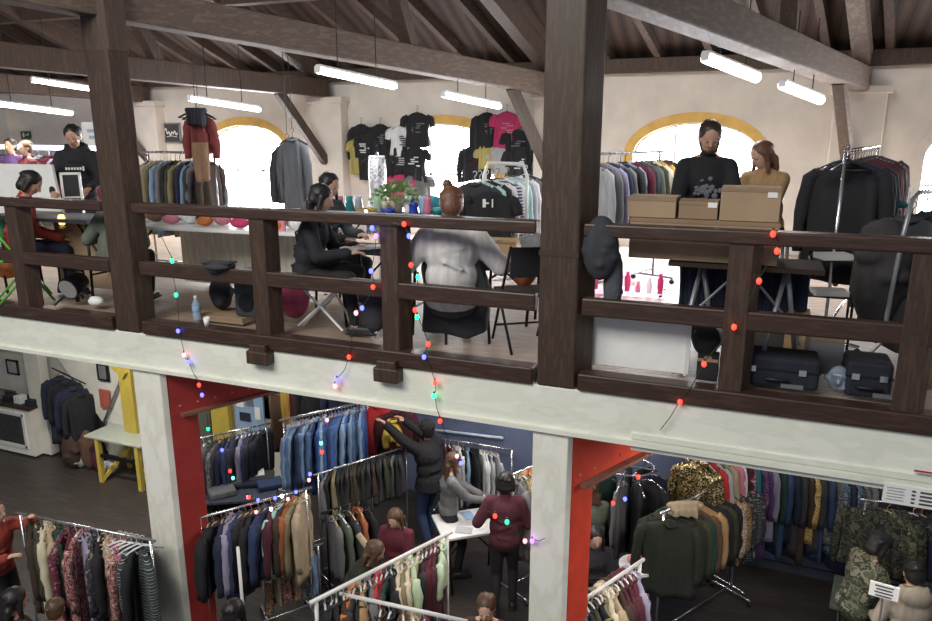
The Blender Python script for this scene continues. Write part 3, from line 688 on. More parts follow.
# the seated one next to her, half hidden
p = ground(322, 215, 7.0)
person(p, math.radians(-100), 'dark haired person half hidden behind the seated person in black', 'charcoal', 'black', H=1.66, sit=.5, hair=('medium', 'black'), lean=8, nod=20, hands=[(-.10, .40, .80), (.16, .40, .78)])
# seated with back turned, pale sweater
p = ground(452, 250, 5.75)
person(p, math.radians(24), 'seated person in a pale grey sweater, back turned, auburn hair in a bun', cloth((.62, .60, .60)), 'charcoal', H=1.96, sit=.30, hair=('bun', 'auburn'), topkind='sweater_loose', lean=6, nod=14, hands=[(-.36, .28, .55), (.40, .24, .55)])
# half hidden in olive behind the far column
p = ground(112, 240, 7.0)
person(p, math.radians(20), 'seated person in an olive jacket mostly hidden behind the far timber column', 'grey green', 'dark olive', H=1.66, sit=.42, hair=('long', 'dark brown'), topkind='jacket', lean=24, nod=30, hands=[(-.24, .34, .72), (.12, .42, .66)])

# ------------------------------------------------------------------ furniture builders
def table(c, L, W, Ht, rz, label, top=None, legm=None, name='folding_table', z0=0, trestle=False, th=.035):
    r = empty(name, (c[0], c[1], z0), rz, label, 'table'); top = top or white_plastic; legm = legm or black_metal
    MB().box((0, 0, Ht - th / 2), (L, W, th)).build('table_top', top, r, bevel=.006)
    for sx in (-1, 1):
        for sy in (-1, 1):
            if trestle: MB().cyl((sx * (L / 2 - .22), 0, Ht - .03), (sx * (L / 2 - .22) + sy * .14, sy * W * .42, 0), .017).build('leg', legm, r, smooth=True)
            else: MB().cyl((sx * (L / 2 - .08), sy * (W / 2 - .06), Ht - .03), (sx * (L / 2 - .12), sy * (W / 2 - .06), 0), .014).build('leg', legm, r, smooth=True)
        MB().cyl((sx * (L / 2 - .1), -(W / 2 - .06), Ht * .35), (sx * (L / 2 - .1), W / 2 - .06, Ht * .35), .010).build('leg_brace', legm, r)
        MB().cyl((sx * (L / 2 - .1), 0, Ht * .4), (sx * (L / 2 - .5), 0, Ht - .04), .010).build('diagonal_brace', legm, r)
    return r
def folding_chair(c, rz, label, m=None, seatm=None, z0=0, name='folding_chair'):
    m = m or black_metal; seatm = seatm or black_plastic; r = empty(name, (c[0], c[1], z0), rz, label, 'chair')
    MB().box((0, 0, .45), (.42, .40, .03)).build('seat', seatm, r, bevel=.012)
    q = MB(); 
    vs = []
    for i in range(7):
        x = -.2 + .4 * i / 6; vs.append((x, -.23 - .03 * math.cos(x * 7), .62))
    for a, bb in zip(vs, vs[1:]): q.hexa([a, bb, (bb[0], bb[1] - .02, .62), (a[0], a[1] - .02, .62), (a[0], a[1] - .03, .86), (bb[0], bb[1] - .03, .86), (bb[0], bb[1] - .05, .86), (a[0], a[1] - .05, .86)])
    q.build('backrest', seatm, r)
    for s in (-.2, .2):
        MB().tube([(s, .24, 0), (s, -.02, .45), (s, -.26, .86)], .012).build('leg', m, r, smooth=True)
        MB().tube([(s * .9, -.26, 0), (s * .9, .02, .30), (s * .9, .17, .44)], .012).build('leg', m, r, smooth=True)
    MB().cyl((-.2, .16, .14), (.2, .16, .14), .009).build('stretcher', m, r)
    return r
def carton(c, d, rz, label, m=None, open_=False, z0=None, name='cardboard_box', labelpatch=False):
    """c: centre of base"""
    m = m or cardboard; r = empty(name, c, rz, label, 'box'); x, y, z = d
    MB().box((0, 0, z / 2), d).build('carton', m, r, bevel=.004)
    MB().box((0, -y / 2 - .001, z - .012), (x * 1.0, .006, .022)).box((0, 0, z + .001), (.05, y, .003)).build('tape', card_dark, r)
    MB().box((0, -.0, z + .003), (x * .995, y * .48, .004), 0).build('lid_flap', m, r)
    if labelpatch: MB().box((x * .36, -y / 2 - .003, z * .82), (.06, .003, .035)).build('sticker', paper, r)
    return r
# ------------------------------------------------------------------ box stall in front of the bearded man
RB = math.radians(0)
tb = table((-.05, 5.42), 1.0, .44, at(704, 263, Y=5.2).z - .003, 0, 'trestle table behind the balustrade carrying the cardboard boxes', top=C('dark brown'), legm=grey_metal, trestle=True, name='trestle_table')
def boxat(x0, x1, ytop, ybot, Y, depth, label, **k):
    a = at(x0, (ytop + ybot) / 2, Y=Y); b = at(x1, (ytop + ybot) / 2, Y=Y); xm = (x0 + x1) / 2
    t = at(xm, ytop, Y=Y).z; bt = at(xm, ybot, Y=Y).z
    return carton(((a.x + b.x) / 2, Y + depth / 2, bt), (b.x - a.x, depth, t - bt), 0, label, **k)
b0 = at(700, 221, Y=5.22).z
r = boxat(629, 779, 221, 262, 5.20, .42, 'wide flat cardboard box spanning the trestle table', labelpatch=False)
zt = r.location.z + (at(704, 221, Y=5.2).z - at(704, 262, Y=5.2).z)
def onbox(x0, x1, ytop, label, Y, dep, **k):
    a = at(x0, 220, Y=Y); b = at(x1, 220, Y=Y); t = at((x0 + x1) / 2, ytop, Y=Y).z
    return carton(((a.x + b.x) / 2, Y + dep / 2, zt + .004), (b.x - a.x, dep, t - zt), 0, label, **k)
onbox(627, 675, 198, 'medium cardboard box beside the timber column, on the wide flat box', 5.24, .3)
onbox(678, 717, 202, 'small darker cardboard box between the two larger boxes', 5.26, .26, m=card_dark, labelpatch=True)
onbox(719, 779, 189, 'largest cardboard box on the stall, with a small sticker', 5.24, .32, labelpatch=True)
# dark cloth behind the stall legs and bags below it
m = MB((-.05, 5.66, 0)); n = 30
for k in range(n):
    x = -.5 + k * .9 / n; y = 5.70 + .02 * math.sin(k * 1.7); y2 = 5.70 + .02 * math.sin((k + 1) * 1.7)
    m.hexa([(x, y, .14), (x + .9 / n, y2, .14), (x + .9 / n, y2 + .012, .14), (x, y + .012, .14), (x, y, .77), (x + .9 / n, y2, .77), (x + .9 / n, y2 + .012, .77), (x, y + .012, .77)])
tag(m.build('table_skirt', C('dark navy'), smooth=True), 'dark navy cloth hanging behind the trestle table legs', 'cloth')
# white board
a = at(591, 352, Y=5.2); b = at(690, 352, Y=5.2)
r = empty('white_board', ((a.x + b.x) / 2, 5.2, .02), 0, 'blank white board leaning behind the balustrade below the cardboard boxes', 'board')
MB().box((0, 0, .22), (b.x - a.x, .03, .44)).build('panel', paper, r, bevel=.003)
MB().box((-.33, .0, .22), (.02, .04, .46)).box((.33, 0, .22), (.02, .04, .46)).build('edging', white_metal, r)
MB().box((-.2, -.022, .415), (.08, .02, .045)).build('clip', black_plastic, r, bevel=.004)
def suitcase(x0, x1, ytop, Y, dep, label, z0=.0, m=None, name='suitcase'):
    a = at(x0, ytop, Y=Y); b = at(x1, ytop, Y=Y); h = a.lerp(b, .5).z - z0
    r = empty(name, ((a.x + b.x) / 2, Y + dep / 2, z0), 0, label, 'suitcase'); L = b.x - a.x; m = m or cloth((.012, .015, .026))
    MB().box((0, 0, h / 2 + .01), (L, dep, h - .02)).build('shell', m, r, bevel=.025)
    MB().box((0, 0, h * .62), (L + .008, dep + .008, .012)).build('seam', black_metal, r)
    MB().tube([(-.07, -dep / 2, h * .35), (-.07, -dep / 2 - .035, h * .38), (.07, -dep / 2 - .035, h * .38), (.07, -dep / 2, h * .35)], .009).build('handle', black_plastic, r, smooth=True)
    for q in (-.3, .3): MB().box((q * L, -dep / 2 - .006, h * .62), (.045, .014, .04)).build('latch', chrome, r)
    MB().box((.1, -dep / 2 - .004, h * .18), (.14, .006, .03)).build('name_plate', grey_metal, r)
    return r
suitcase(737, 822, 358, 5.12, .3, 'long black suitcase lying behind the balustrade beside the post')
suitcase(848, 896, 363, 5.12, .3, 'short black case in the corner by the balustrade post')
# crumpled bag, spools, small boxes on the floor around
def lump(name, c, rad, m, label, cat, seed=1, z0=None, vox=.02, n=14, group=None):
    f = random.Random(seed); c = Vector(c); mb = MB((c.x, c.y, c.z))
    mb.ell(c + Vector((0, 0, rad[2])), rad)
    for k in range(n):
        u = Vector((f.uniform(-1, 1), f.uniform(-1, 1), f.uniform(-.6, 1))).normalized(); q = c + Vector((u.x * rad[0] * .7, u.y * rad[1] * .7, rad[2] + u.z * rad[2] * .7)); s_ = f.uniform(.25, .5) * min(rad)
        mb.ell(q, (s_ * f.uniform(.8, 1.8), s_ * f.uniform(.8, 1.8), s_), Matrix.Rotation(f.uniform(0, 3), 3, 'Z'))
    o = mb.build(name, m); remesh(o, vox, 2); return tag(o, label, cat, group)
p = at(838, 392, Y=5.15)
lump('plastic_bag', (p.x, 5.2, .02), (.07, .06, .09), mat('clear_grey_plastic', (.20, .24, .30), .25, var=.3, scale=12), 'small crumpled pale plastic bag between the two black cases', 'bag', 3, vox=.01)
r = empty('cable_spool', at(711, 337, Y=5.35), 0, 'grey round spool standing beside the white board', 'spool')
MB().cyl((0, -.03, 0), (0, .06, 0), .055, n=20).build('reel', grey_plastic, r, smooth=False)
for y_ in (-.045, .06): MB().cyl((0, y_, 0), (0, y_ + .012, 0), .085, n=22).build('flange', grey_plastic, r)
p = at(706, 385, Y=5.15); carton((p.x, 5.2, .02), (.14, .2, .16), 0, 'small dark crate low down beside the white board', m=black_plastic, name='crate')
p = at(703, 366, Y=5.2); lump('shoulder_bag', (p.x, 5.3, .14), (.10, .07, .12), C('black'), 'black soft bag slumped beside the white board', 'bag', 8, vox=.014)
p = at(745, 345, Y=5.7); carton((p.x + .1, 5.75, .0), (.30, .25, .34), .2, 'dark grey cardboard box under the stall beyond the post', m=cloth((.09, .075, .07)))
p = at(795, 345, Y=5.7); carton((p.x, 5.75, .05), (.16, .2, .38), 0, 'upright pale wooden box beyond the black suitcase', m=oak, name='wooden_box')
p = at(823, 360, Y=5.5); r = carton((p.x, 5.55, .05), (.22, .2, .26), .1, 'grey plastic box topped with white paper near the black coats', m=grey_plastic, name='storage_box')
lump('crumpled_paper', (p.x + .02, 5.53, .315), (.10, .07, .025), paper, 'crumpled white paper on the grey plastic box', 'paper', 5, vox=.01)
# table with papers behind, where the woman in tan works
p = at(792, 232, z=.88); tb2 = table((p.x + .03, p.y - .1), .32, .4, .86, .1, 'small pale table between the stall and the black coats', top=oak, legm=grey_metal)
for k in range(6):
    q = at(772 + k * 8, 226 - (k % 2) * 3, z=.88); q.x = p.x - .08 + .04 * k; q.y = p.y - .22 + .05 * (k % 3)
    tag(MB((q.x, q.y, .872)).box((q.x, q.y, .866 + .010), (.11, .15, .016 + .006 * (k % 3)), k * .5).build('leaflet', (paper, C('pale green'), C('mustard'), paper, C('beige'), paper)[k]), '%s leaflet on the small table, %s from the largest box' % (('white', 'pale green', 'yellow', 'off white', 'beige', 'plain white')[k], ORD[k]), 'leaflet', 'leaflets on the small pale table')
p = at(828, 300, Y=6.2)
r = empty('wire_shelf', (p.x, 6.2, 0), 0, 'black wire shelf unit with papers behind the black coats', 'shelf')
for sx in (-.16, .16):
    for sy in (-.12, .12): MB().cyl((sx, sy, 0), (sx, sy, .8), .01).build('post', black_metal, r)
for z in (.2, .48, .76): MB().box((0, 0, z), (.34, .26, .012)).build('shelf_board', black_metal, r)
for k, z in enumerate((.208, .488, .768)): tag(MB((p.x, 6.2, z)).box((p.x, 6.16, z + .02), (.24, .17, .04), .2 * k).build('paper_pile', paper), 'pile of white papers on the %s shelf of the black wire unit' % ('lowest', 'middle', 'top')[k], 'papers')
# pink lit stand below, farther back
p = at(618, 292, d=8.0)
table((p.x, p.y), 1.2, .5, p.z + .02, 0, 'low white display table glowing pink beyond the stall', name='display_table')
a_ = area('pink_lamp', (p.x, p.y, p.z + .5), (p.x, p.y, 0), .6, .3, 5, (1, .35, .7))
for k in range(9):
    x = p.x - .5 + k * .12
    o = MB((x, p.y, p.z + .02)).lathe((x, p.y, p.z + .02), [(.03, 0), (.035, .05 + .05 * (k % 3)), (.018, .09 + .05 * (k % 3)), (.02, .12 + .05 * (k % 3))], 10).build('scent_bottle', (C('pink'), paper, C('magenta'))[k % 3], smooth=True)
    tag(o, '%s bottle on the pink lit table, %s from the timber column' % (('pink', 'white', 'magenta')[k % 3], ORD[k]), 'bottle', 'bottles on the pink lit table')

# jacket hung on the column
lump('draped_jacket', (at(600, 262, Y=4.98).x, 4.98, .70), (.13, .08, .23), cloth((.035, .037, .045)), 'dark grey jacket slung over the rail end beside the thick column', 'jacket', 21, vox=.016, n=26)
lump('draped_scarf', (at(611, 300, Y=5.0).x, 5.05, .42), (.07, .06, .26), cloth((.07, .075, .09)), 'grey scarf hanging below the dark jacket at the column', 'scarf', 22, vox=.014, n=20)

# ------------------------------------------------------------------ racks on the gallery
fl = 0
# R3, left of the arched window behind the stall
p0 = at(584, 154, d=7.3); p1 = at(672, 153, d=8.6); p1.z = p0.z
clothes_rail(p0, at(641, 153, d=8.15).lerp(p1, .6), fl, 'grey clothes rail of shirts beside the thick column, before the arched window', grey_metal)
hang(p0, p1, [('shirt', 'pale grey'), ('shirt', 'grey'), ('shirt', 'lilac grey'), ('jacket', 'dark navy'), ('shirt', 'grey'), ('jacket', 'charcoal'), ('shirt', 'lilac grey'), ('jacket', 'burgundy'), ('shirt', 'dark plaid'), ('jacket', 'grey green'), ('jacket', 'olive'), ('shirt', 'cream'), ('shirt', 'mustard'), ('jacket', 'maroon'), ('jacket', 'charcoal')], 'the column end of the rail by the stall', jit=12, L=.66, group='clothes on the rail by the stall')
# R4, end-on rack of black coats
p0 = at(846, 151, d=5.6); p1 = at(878, 150, d=8.0); p1.z = p0.z
r4 = clothes_rail(p0, p1, fl, 'chrome clothes rail seen end on with bunched black hangers and black coats', chrome)
hang(p0, p1, [('coat', 'black', .98), ('coat', 'dark navy', .95), ('coat', 'black', .9), ('coat', 'charcoal', .85), ('jacket', 'burgundy'), ('coat', 'maroon', .8), ('jacket', 'burgundy'), ('jacket', 'black'), ('jacket', 'plaid'), ('jacket', 'charcoal'), ('shirt', 'maroon')], 'the balustrade end of the chrome rail', jit=6, T=.10, W=.54, hm=black_plastic, group='coats on the chrome rail')
for k in range(5):
    h = bpy.data.objects.new('empty_hanger', hanger_mesh(chrome if k % 2 else black_plastic)); COL.objects.link(h); h.location = p0 + (p1 - p0) * (.01 + .015 * k); h.location.z += .02; h.rotation_euler.z = .3 * k
    tag(h, 'empty hanger bunched at the near end of the chrome rail', 'hanger', 'empty hangers on the chrome rail')
# R5, nearer rack of dark coats with a bent grey tube
p0 = at(902, 206, d=4.95); p1 = at(975, 196, d=6.2); p1.z = p0.z
b = Vector((p0.x, p0.y, 0)); r = empty('clothes_rail', b, 0, 'bent grey tube clothes rail holding dark coats at the end of the balustrade', 'clothes rail')
MB(b).tube([at(842, 368, d=5.0), at(868, 355, d=5.0), at(883, 340, d=5.0), at(890, 300, d=5.0), at(902, 240, d=5.0), at(912, 200, d=5.0), at(920, 192, d=5.2), p1], .016, 10).build('rail', grey_metal, r, smooth=True)
MB(b).cyl((p1.x, p1.y, 0), p1, .015).build('upright', grey_metal, r)
for k in range(7):
    q = at(910 + k * 3.2, 187, d=5.4 + k * .1)
    MB(b).cyl(q, q - Vector((0, 0, .12)), .006).build('hanger_peg', white_metal, r)
hang(p0 + Vector((.02, .1, 0)), p1, [('coat', 'charcoal', .95), ('coat', 'black', 1.0), ('coat', 'charcoal', 1.0), ('coat', 'black', 1.0), ('coat', 'dark navy', .9)], 'the balustrade end of the bent grey rail', T=.12, W=.56, jit=10, group='coats on the bent grey rail', twist=-15)
lump('coat_heap', (at(880, 300, d=5.15).x, at(880, 300, d=5.15).y + .1, .28), (.20, .16, .42), cloth((.035, .033, .034)), 'tall heap of dark coats draped beside the bent grey rail', 'coats', 31, n=30)
tag(lump('cushion', at(897, 208, d=6.2), (.10, .05, .03), C('teal'), '', 'cushion', 2, vox=.012), 'small teal cushion on top of the heaped coats', 'cushion')
tag(lump('cushion', at(890, 212, d=6.3), (.08, .06, .03), C('pale green'), '', 'cushion', 4, vox=.012), 'small pale green cushion beside the teal cushion', 'cushion')
p = at(925, 384, Y=5.4); lump('brown_bag', (p.x, 5.45, .02), (.14, .12, .15), C('tan'), 'tan bag on the floor beyond the last balustrade post', 'bag', 9)
# R2, white rack end-on
p0 = at(484, 172, d=7.6); p1 = at(528, 166, d=9.4); p1.z = p0.z
b = Vector((p0.x, p0.y, 0)); r = empty('clothes_rail', b, 0, 'white tubular clothes rail with rounded top below the hanging t-shirts', 'clothes rail')
a1, a2 = at(484, 175, d=7.7), at(527, 176, d=7.9); t1, t2 = at(488, 163, d=7.7), at(523, 164, d=7.9)
MB(b).tube([Vector((a1.x, a1.y, 0)), a1, t1, t2, a2, Vector((a2.x, a2.y, 0))], .02, 10).build('rail', white_metal, r, smooth=True)
MB(b).cyl(Vector((a1.x, a1.y, .15)), Vector((a2.x, a2.y, .15)), .012).build('lower_bar', white_metal, r)
q0, q1 = at(468, 173, d=7.4), at(530, 173, d=9.2); q1.z = q0.z
hang(q0 , q1, [('jacket', 'charcoal', .62), ('shirt', 'mint'), ('shirt', 'black'), ('shirt', 'white'), ('shirt', 'striped'), ('shirt', 'white'), ('shirt', 'mint'), ('shirt', 'pale grey'), ('shirt', 'white'), ('shirt', 'grey print'), ('jacket', 'charcoal')], 'the near end of the white rail', jit=8, group='clothes on the white rail', twist=18)
gm = garment('tee', C('black'), at(490, 182, d=7.1), .25, 'black top with white letters at the front of the white rail', L=.55)
m = MB(); m.box((-.05, -.045, -.2), (.03, .01, .08)).box((-.02, -.045, -.2), (.03, .01, .015)).box((.03, -.045, -.2), (.012, .01, .08)); m.build('lettering', paper, gm)
# R1 at the far side with LED strip
p0 = at(146, 152, d=9.0); p1 = at(214, 153, d=8.6); p1.z = p0.z
clothes_rail(p0, p1, fl, 'chrome clothes rail between the far timber column and the first arched window', chrome)
hang(p0, p1, [('jacket', 'plaid'), ('shirt', 'beige'), ('shirt', 'khaki'), ('jacket', 'light denim'), ('jacket', 'grey'), ('jacket', 'black'), ('shirt', 'olive'), ('shirt', 'khaki'), ('jacket', 'dark navy'), ('shirt', 'light denim'), ('jacket', 'charcoal'), ('shirt', 'grey'), ('shirt', 'dark brown')], 'the far column on the chrome rail', jit=8, L=.85, group='clothes on the rail past the far column')
led = mat('led_strip', (1, 1, 1), emit=7, ecol=(0.78, 0.70, 1.0))
a, b_ = at(-10, 149, Y=9.6), at(112, 156, Y=9.6); b_.z = a.z - .02
r = empty('lit_rail', a, 0, 'far clothes rail topped with a bright lavender light strip', 'clothes rail')
MB(a).cyl(a, b_, .016).build('rail', chrome, r, smooth=True); MB(a).beam(a + Vector((0, -.03, .05)), b_ + Vector((0, -.03, .05)), .03, .07).build('light_strip', led, r)
for q in (a, b_, a.lerp(b_, .5)): MB(a).cyl((q.x, q.y, 0), q, .013).build('upright', chrome, r)
hang(a, b_, [('jacket', c) for c in ('purple', 'black', 'lilac grey', 'dark navy', 'white', 'purple', 'charcoal', 'pale grey', 'black', 'burgundy', 'lilac grey', 'maroon', 'burgundy', 'maroon', 'black', 'dark navy', 'charcoal', 'burgundy')], 'the wall end of the lavender lit rail', T=.10, jit=10, L=.8, group='clothes on the lavender lit rail')
# hanging jackets beneath the dark tie beam
g = garment('jacket', cloth((.26, .06, .055)), at(198, 104, d=8.3), .35, 'red jacket hung high before the first arched window', L=.44, W=.24, T=.14, cord=.5)
g = garment('dress', cloth((.36, .22, .13)), at(199, 134, d=8.2), .35, 'tan skirt hung beneath the red jacket', L=.42, W=.24, T=.14, hanger=False, cord=.3)
g = garment('scarf', C('dark plaid'), at(195, 102, d=8.2), .5, 'dark patterned scarf slung on the red jacket hanger', L=.18, W=.24, T=.16, cord=.5)
g = garment('coat', cloth((.12, .125, .14)), at(292, 130, d=8.6), .15, 'grey coat hung high beside the first arched window', L=.8, W=.28, T=.16, cord=1.2)
g = garment('jacket', C('charcoal'), at(287, 136, d=8.7), .5, 'charcoal jacket hung behind the grey coat', L=.7, W=.28, T=.14, cord=1.2)
# t-shirts on the wall
def wtee(px, py, c, label, kind='tee', W=.42, L=.56, logo=None, Y=11.38, d=None):
    if c == 'yellow': c = 'dull yellow'; W *= .8
    g = garment(kind, C(c), at(px, py, Y=max(Y, 11.34)), math.radians(rnd.uniform(-5, 14)), label, 'shirts hung on the window wall', W=W, L=L, T=.06, hanger=True)
    if logo:
        m = MB(); f = random.Random(px)
        for k in range(5): m.box((f.uniform(-.07, .07), -.038, -.27 - k * .035), (f.uniform(.06, .16), .012, .02))
        m.build('print', C(logo), g)
wtee(417, 107, 'black', 'black t-shirt hung highest, beside the top of the second arched window', logo='grey')
wtee(380, 119, 'black', 'black long sleeved top hung below and beside the highest black t-shirt', 'shirt', logo='grey')
wtee(361, 119, 'black', 'black top hung beside the wall pier above the yellow one', 'shirt')
wtee(401, 120, 'white', 'white t-shirt with a small dark mark between black tops', logo='charcoal', L=.5)
wtee(400, 140, 'black', 'black t-shirt with pale lettering in the second row', logo='pale grey')
wtee(415, 141, 'black', 'black t-shirt with white lettering beside the window edge', logo='white', Y=11.2)
wtee(379, 139, 'black', 'black t-shirt in the second row nearer the pier', W=.5)
wtee(356, 133, 'yellow', 'yellow green t-shirt hung beside the wall pier', W=.3, L=.6)
wtee(366, 128, 'black', 'narrow black top with a white print beside the yellow one', W=.34, L=.8, logo='white', Y=11.1)
wtee(400, 169, 'magenta', 'magenta t-shirt hung below the black t-shirts', logo='pink', Y=11.1)
wtee(419, 168, 'grey', 'grey t-shirt hung lowest beside the second window', Y=11.15)
wtee(487, 107, 'black', 'black long sleeved top beside the magenta shirt over the white rail', 'shirt', logo='grey')
wtee(507, 106, 'magenta', 'magenta t-shirt hung high over the white rail', logo='pink')
wtee(474, 140, 'black', 'dark long sleeved top hung low at the second window edge', 'shirt', logo='maroon')
wtee(489, 138, 'yellow', 'yellow and white t-shirt hung under the black long sleeved top', L=.4)
wtee(504, 139, 'pale grey', 'pale grey t-shirt under the magenta shirt', L=.45)
wtee(518, 124, 'black', 'black t-shirt under the knee brace', logo='grey')
wtee(520, 142, 'black', 'black t-shirt with a pale stripe below the knee brace', logo='white', Y=11.2)
wtee(522, 162, 'charcoal', 'charcoal t-shirt lowest below the knee brace', Y=11.1)
# silver dress on a stand
p = at(377, 152, d=8.4)
r = empty('dress_stand', (p.x, p.y, 0), 0, 'dress stand beside the flowering plant, on a slim pole', 'stand')
MB().cyl((0, 0, .03), (0, 0, p.z), .015).build('pole', chrome, r); MB().lathe((0, 0, 0), [(.18, 0), (.17, .02), (.03, .035)]).build('base', chrome, r, smooth=True)
garment('dress', C('silver'), p + Vector((0, -.01, .05)), .2, 'shiny silver dress on the stand behind the plant', L=.85, W=.26, T=.24)
# signs on the wall
def sign(px, py, w_, h_, label, m=None, Y=None, d=None, name='framed_sign', frame=None, cat='sign', rz=0):
    p = at(px, py, Y=Y) if Y else at(px, py, d=d); r = empty(name, p, rz, label, cat)
    MB().box((0, 0, 0), (w_, .02, h_)).build('board', m or paper, r)
    if frame:
        f = MB()
        for s in (-1, 1): f.box((s * w_ / 2, -.005, 0), (.025, .035, h_ + .025)); f.box((0, -.005, s * h_ / 2), (w_ + .025, .035, .025))
        f.build('frame', frame, r)
    return r
r = sign(172, 133, .42, .36, 'small framed black sign with white script by the first arched window', m=mat('sign_black', (.05, .05, .055), .7, var=0), Y=11.48, frame=grey_metal)
t = MB(); f = random.Random(4); pts = []
for k in range(40): a = k / 39; pts.append((-.15 + .30 * a, -.018, .03 * math.sin(a * 26) + .015 * math.sin(a * 11) + (.05 if k < 5 else 0)))
t.tube(pts, .009, 5); t.tube([(-.12, -.018, -.07), (0, -.018, -.055), (.13, -.018, -.075)], .006, 5); t.build('script_lettering', paper, r)
r = sign(26, 135, .30, .16, 'small green exit sign high on the far wall', m=mat('exit_green', (.03, .10, .06), .6, var=0), Y=11.48, name='exit_sign')
MB().box((-.06, -.014, 0), (.05, .006, .09)).box((.05, -.014, .0), (.10, .006, .02)).box((.09, -.014, .02), (.02, .006, .05)).build('pictogram', paper, r)
r = sign(93, 134, .34, .30, 'white notice taped to the wall beside the far timber column', d=9.5, name='notice'); MB().box((.02, -.012, .04), (.2, .004, .04)).box((.02, -.012, -.04), (.16, .004, .04)).build('print', mat('pale_blue_ink', (.35, .45, .6), .8, var=0), r)

# ------------------------------------------------------------------ tables on the gallery
pa, pb = at(150, 239, z=.76), at(292, 240, z=.76); c = (pa + pb) / 2
tl_ = table((-5.25, 6.15), 2.7, .62, .76, math.radians(4), 'long white folding table of small pink goods near the far column')
its = [('pouch', 'pink'), ('toy_bear', 'brown'), ('soft_hat', 'cream'), ('pouch', 'pink'), ('folded_scarf', 'white'), ('basket', 'brown'), ('folded_scarf', 'orange'), ('pouch', 'pink'), ('soft_hat', 'lilac grey'), ('pouch', 'magenta'), ('folded_scarf', 'pink'), ('basket', 'dark brown'), ('pouch', 'orange'), ('folded_scarf', 'white')]
for k, (nm, cl) in enumerate(its):
    px = 160 + k * 9.2; q = at(px, 233 - (k % 3) * 3, d=6.9); q = Vector((q.x, q.y, .765)); q.y = 6.02 + .1 * (k % 3) + .0 * k
    q.x = -6.25 + 2.1 * k / 14
    lb = '%s %s on the long white table, %s from the far column' % (cl, nm.replace('_', ' '), ORD[k])
    if nm == 'basket':
        rr = empty('basket', q, 0, lb, 'basket', 'small goods on the long white table'); MB().lathe((0, 0, 0), [(.06, 0), (.085, .09), (.075, .088), (.052, .01)]).build('bowl', C(cl), rr, smooth=True); MB().tube([(.075 * math.cos(a), 0, .085 + .07 * math.sin(a)) for a in [math.pi * j / 8 for j in range(9)]], .006).build('handle', C(cl), rr)
    else: lump(nm, q, (.095 + .015 * (k % 2), .07, .05 + .025 * (k % 3)), C(cl), lb, nm.split('_')[-1], 40 + k, vox=.012, n=6, group='small goods on the long white table')
tag(MB((-5.2, 6.5, 0)).box((-5.0, 6.52, .36), (2.3, .03, .66)).build('cream_panel', cloth((.80, .77, .68))), 'cream panel standing behind the long white table legs', 'panel')
sign(281, 226, .10, .20, 'small pink card standing on the long white table', m=C('pink'), Y=6.0, name='price_card', cat='card')
# stall table in the middle with decorations
q = at(392, 222, d=7.6)
tm_ = table((q.x, q.y + .05), 1.7, .6, .88, math.radians(0), 'dark table crowded with decorations beside the seated person in black', top=cloth((.05, .04, .045)), name='display_table')
r = empty('potted_plant', (q.x + .05, q.y, .885), 0, 'leafy green plant with pale flowers on the decorated table', 'plant')
MB().lathe((0, 0, 0), [(.06, 0), (.085, .12), (.09, .13), (.075, .125)]).build('pot', C('cream'), r, smooth=True)
f = random.Random(6); m = MB(); fl_ = MB()
for k in range(260):
    a = f.uniform(0, 6.28); el = f.uniform(-.1, 1.4); R_ = f.uniform(.09, .21); d_ = Vector((math.cos(a) * math.cos(el) * 1.25, math.sin(a) * math.cos(el), math.sin(el) * .9)); pt = Vector((0, 0, .15)) + d_ * R_
    u = d_.orthogonal().normalized() * .02; v_ = d_ * .045 + Vector((0, 0, -.01))
    m.add([pt - u * .2, pt + v_ * .5 + u, pt + v_, pt + v_ * .5 - u], [(0, 1, 2, 3)])
    if k % 16 == 0: fl_.ell(pt + d_ * .03, .018, n=6, m=5)
    if k % 8 == 0: m.tube([Vector((0, 0, .12)), pt * .5 + Vector((0, 0, .07)), pt], .003, 4)
m.build('foliage', mat('leaf_green', (.16, .26, .09), .6, var=.3, scale=20), r, fix=False); fl_.build('flowers', C('pale green'), r, True)
deco = [(350, 'vase', 'teal'), (357, 'vase', 'pale grey'), (345, 'bowl', 'mustard'), (363, 'bowl', 'yellow'), (371, 'bowl', 'mustard'), (381, 'lantern', 'cream'), (388, 'bowl', 'mid blue'), (412, 'lantern', 'mid blue'), (420, 'vase', 'pale blue'), (428, 'vase', 'pink'), (436, 'bowl', 'teal'), (405, 'vase', 'white'), (340, 'vase', 'pink'), (376, 'vase', 'pale green')]
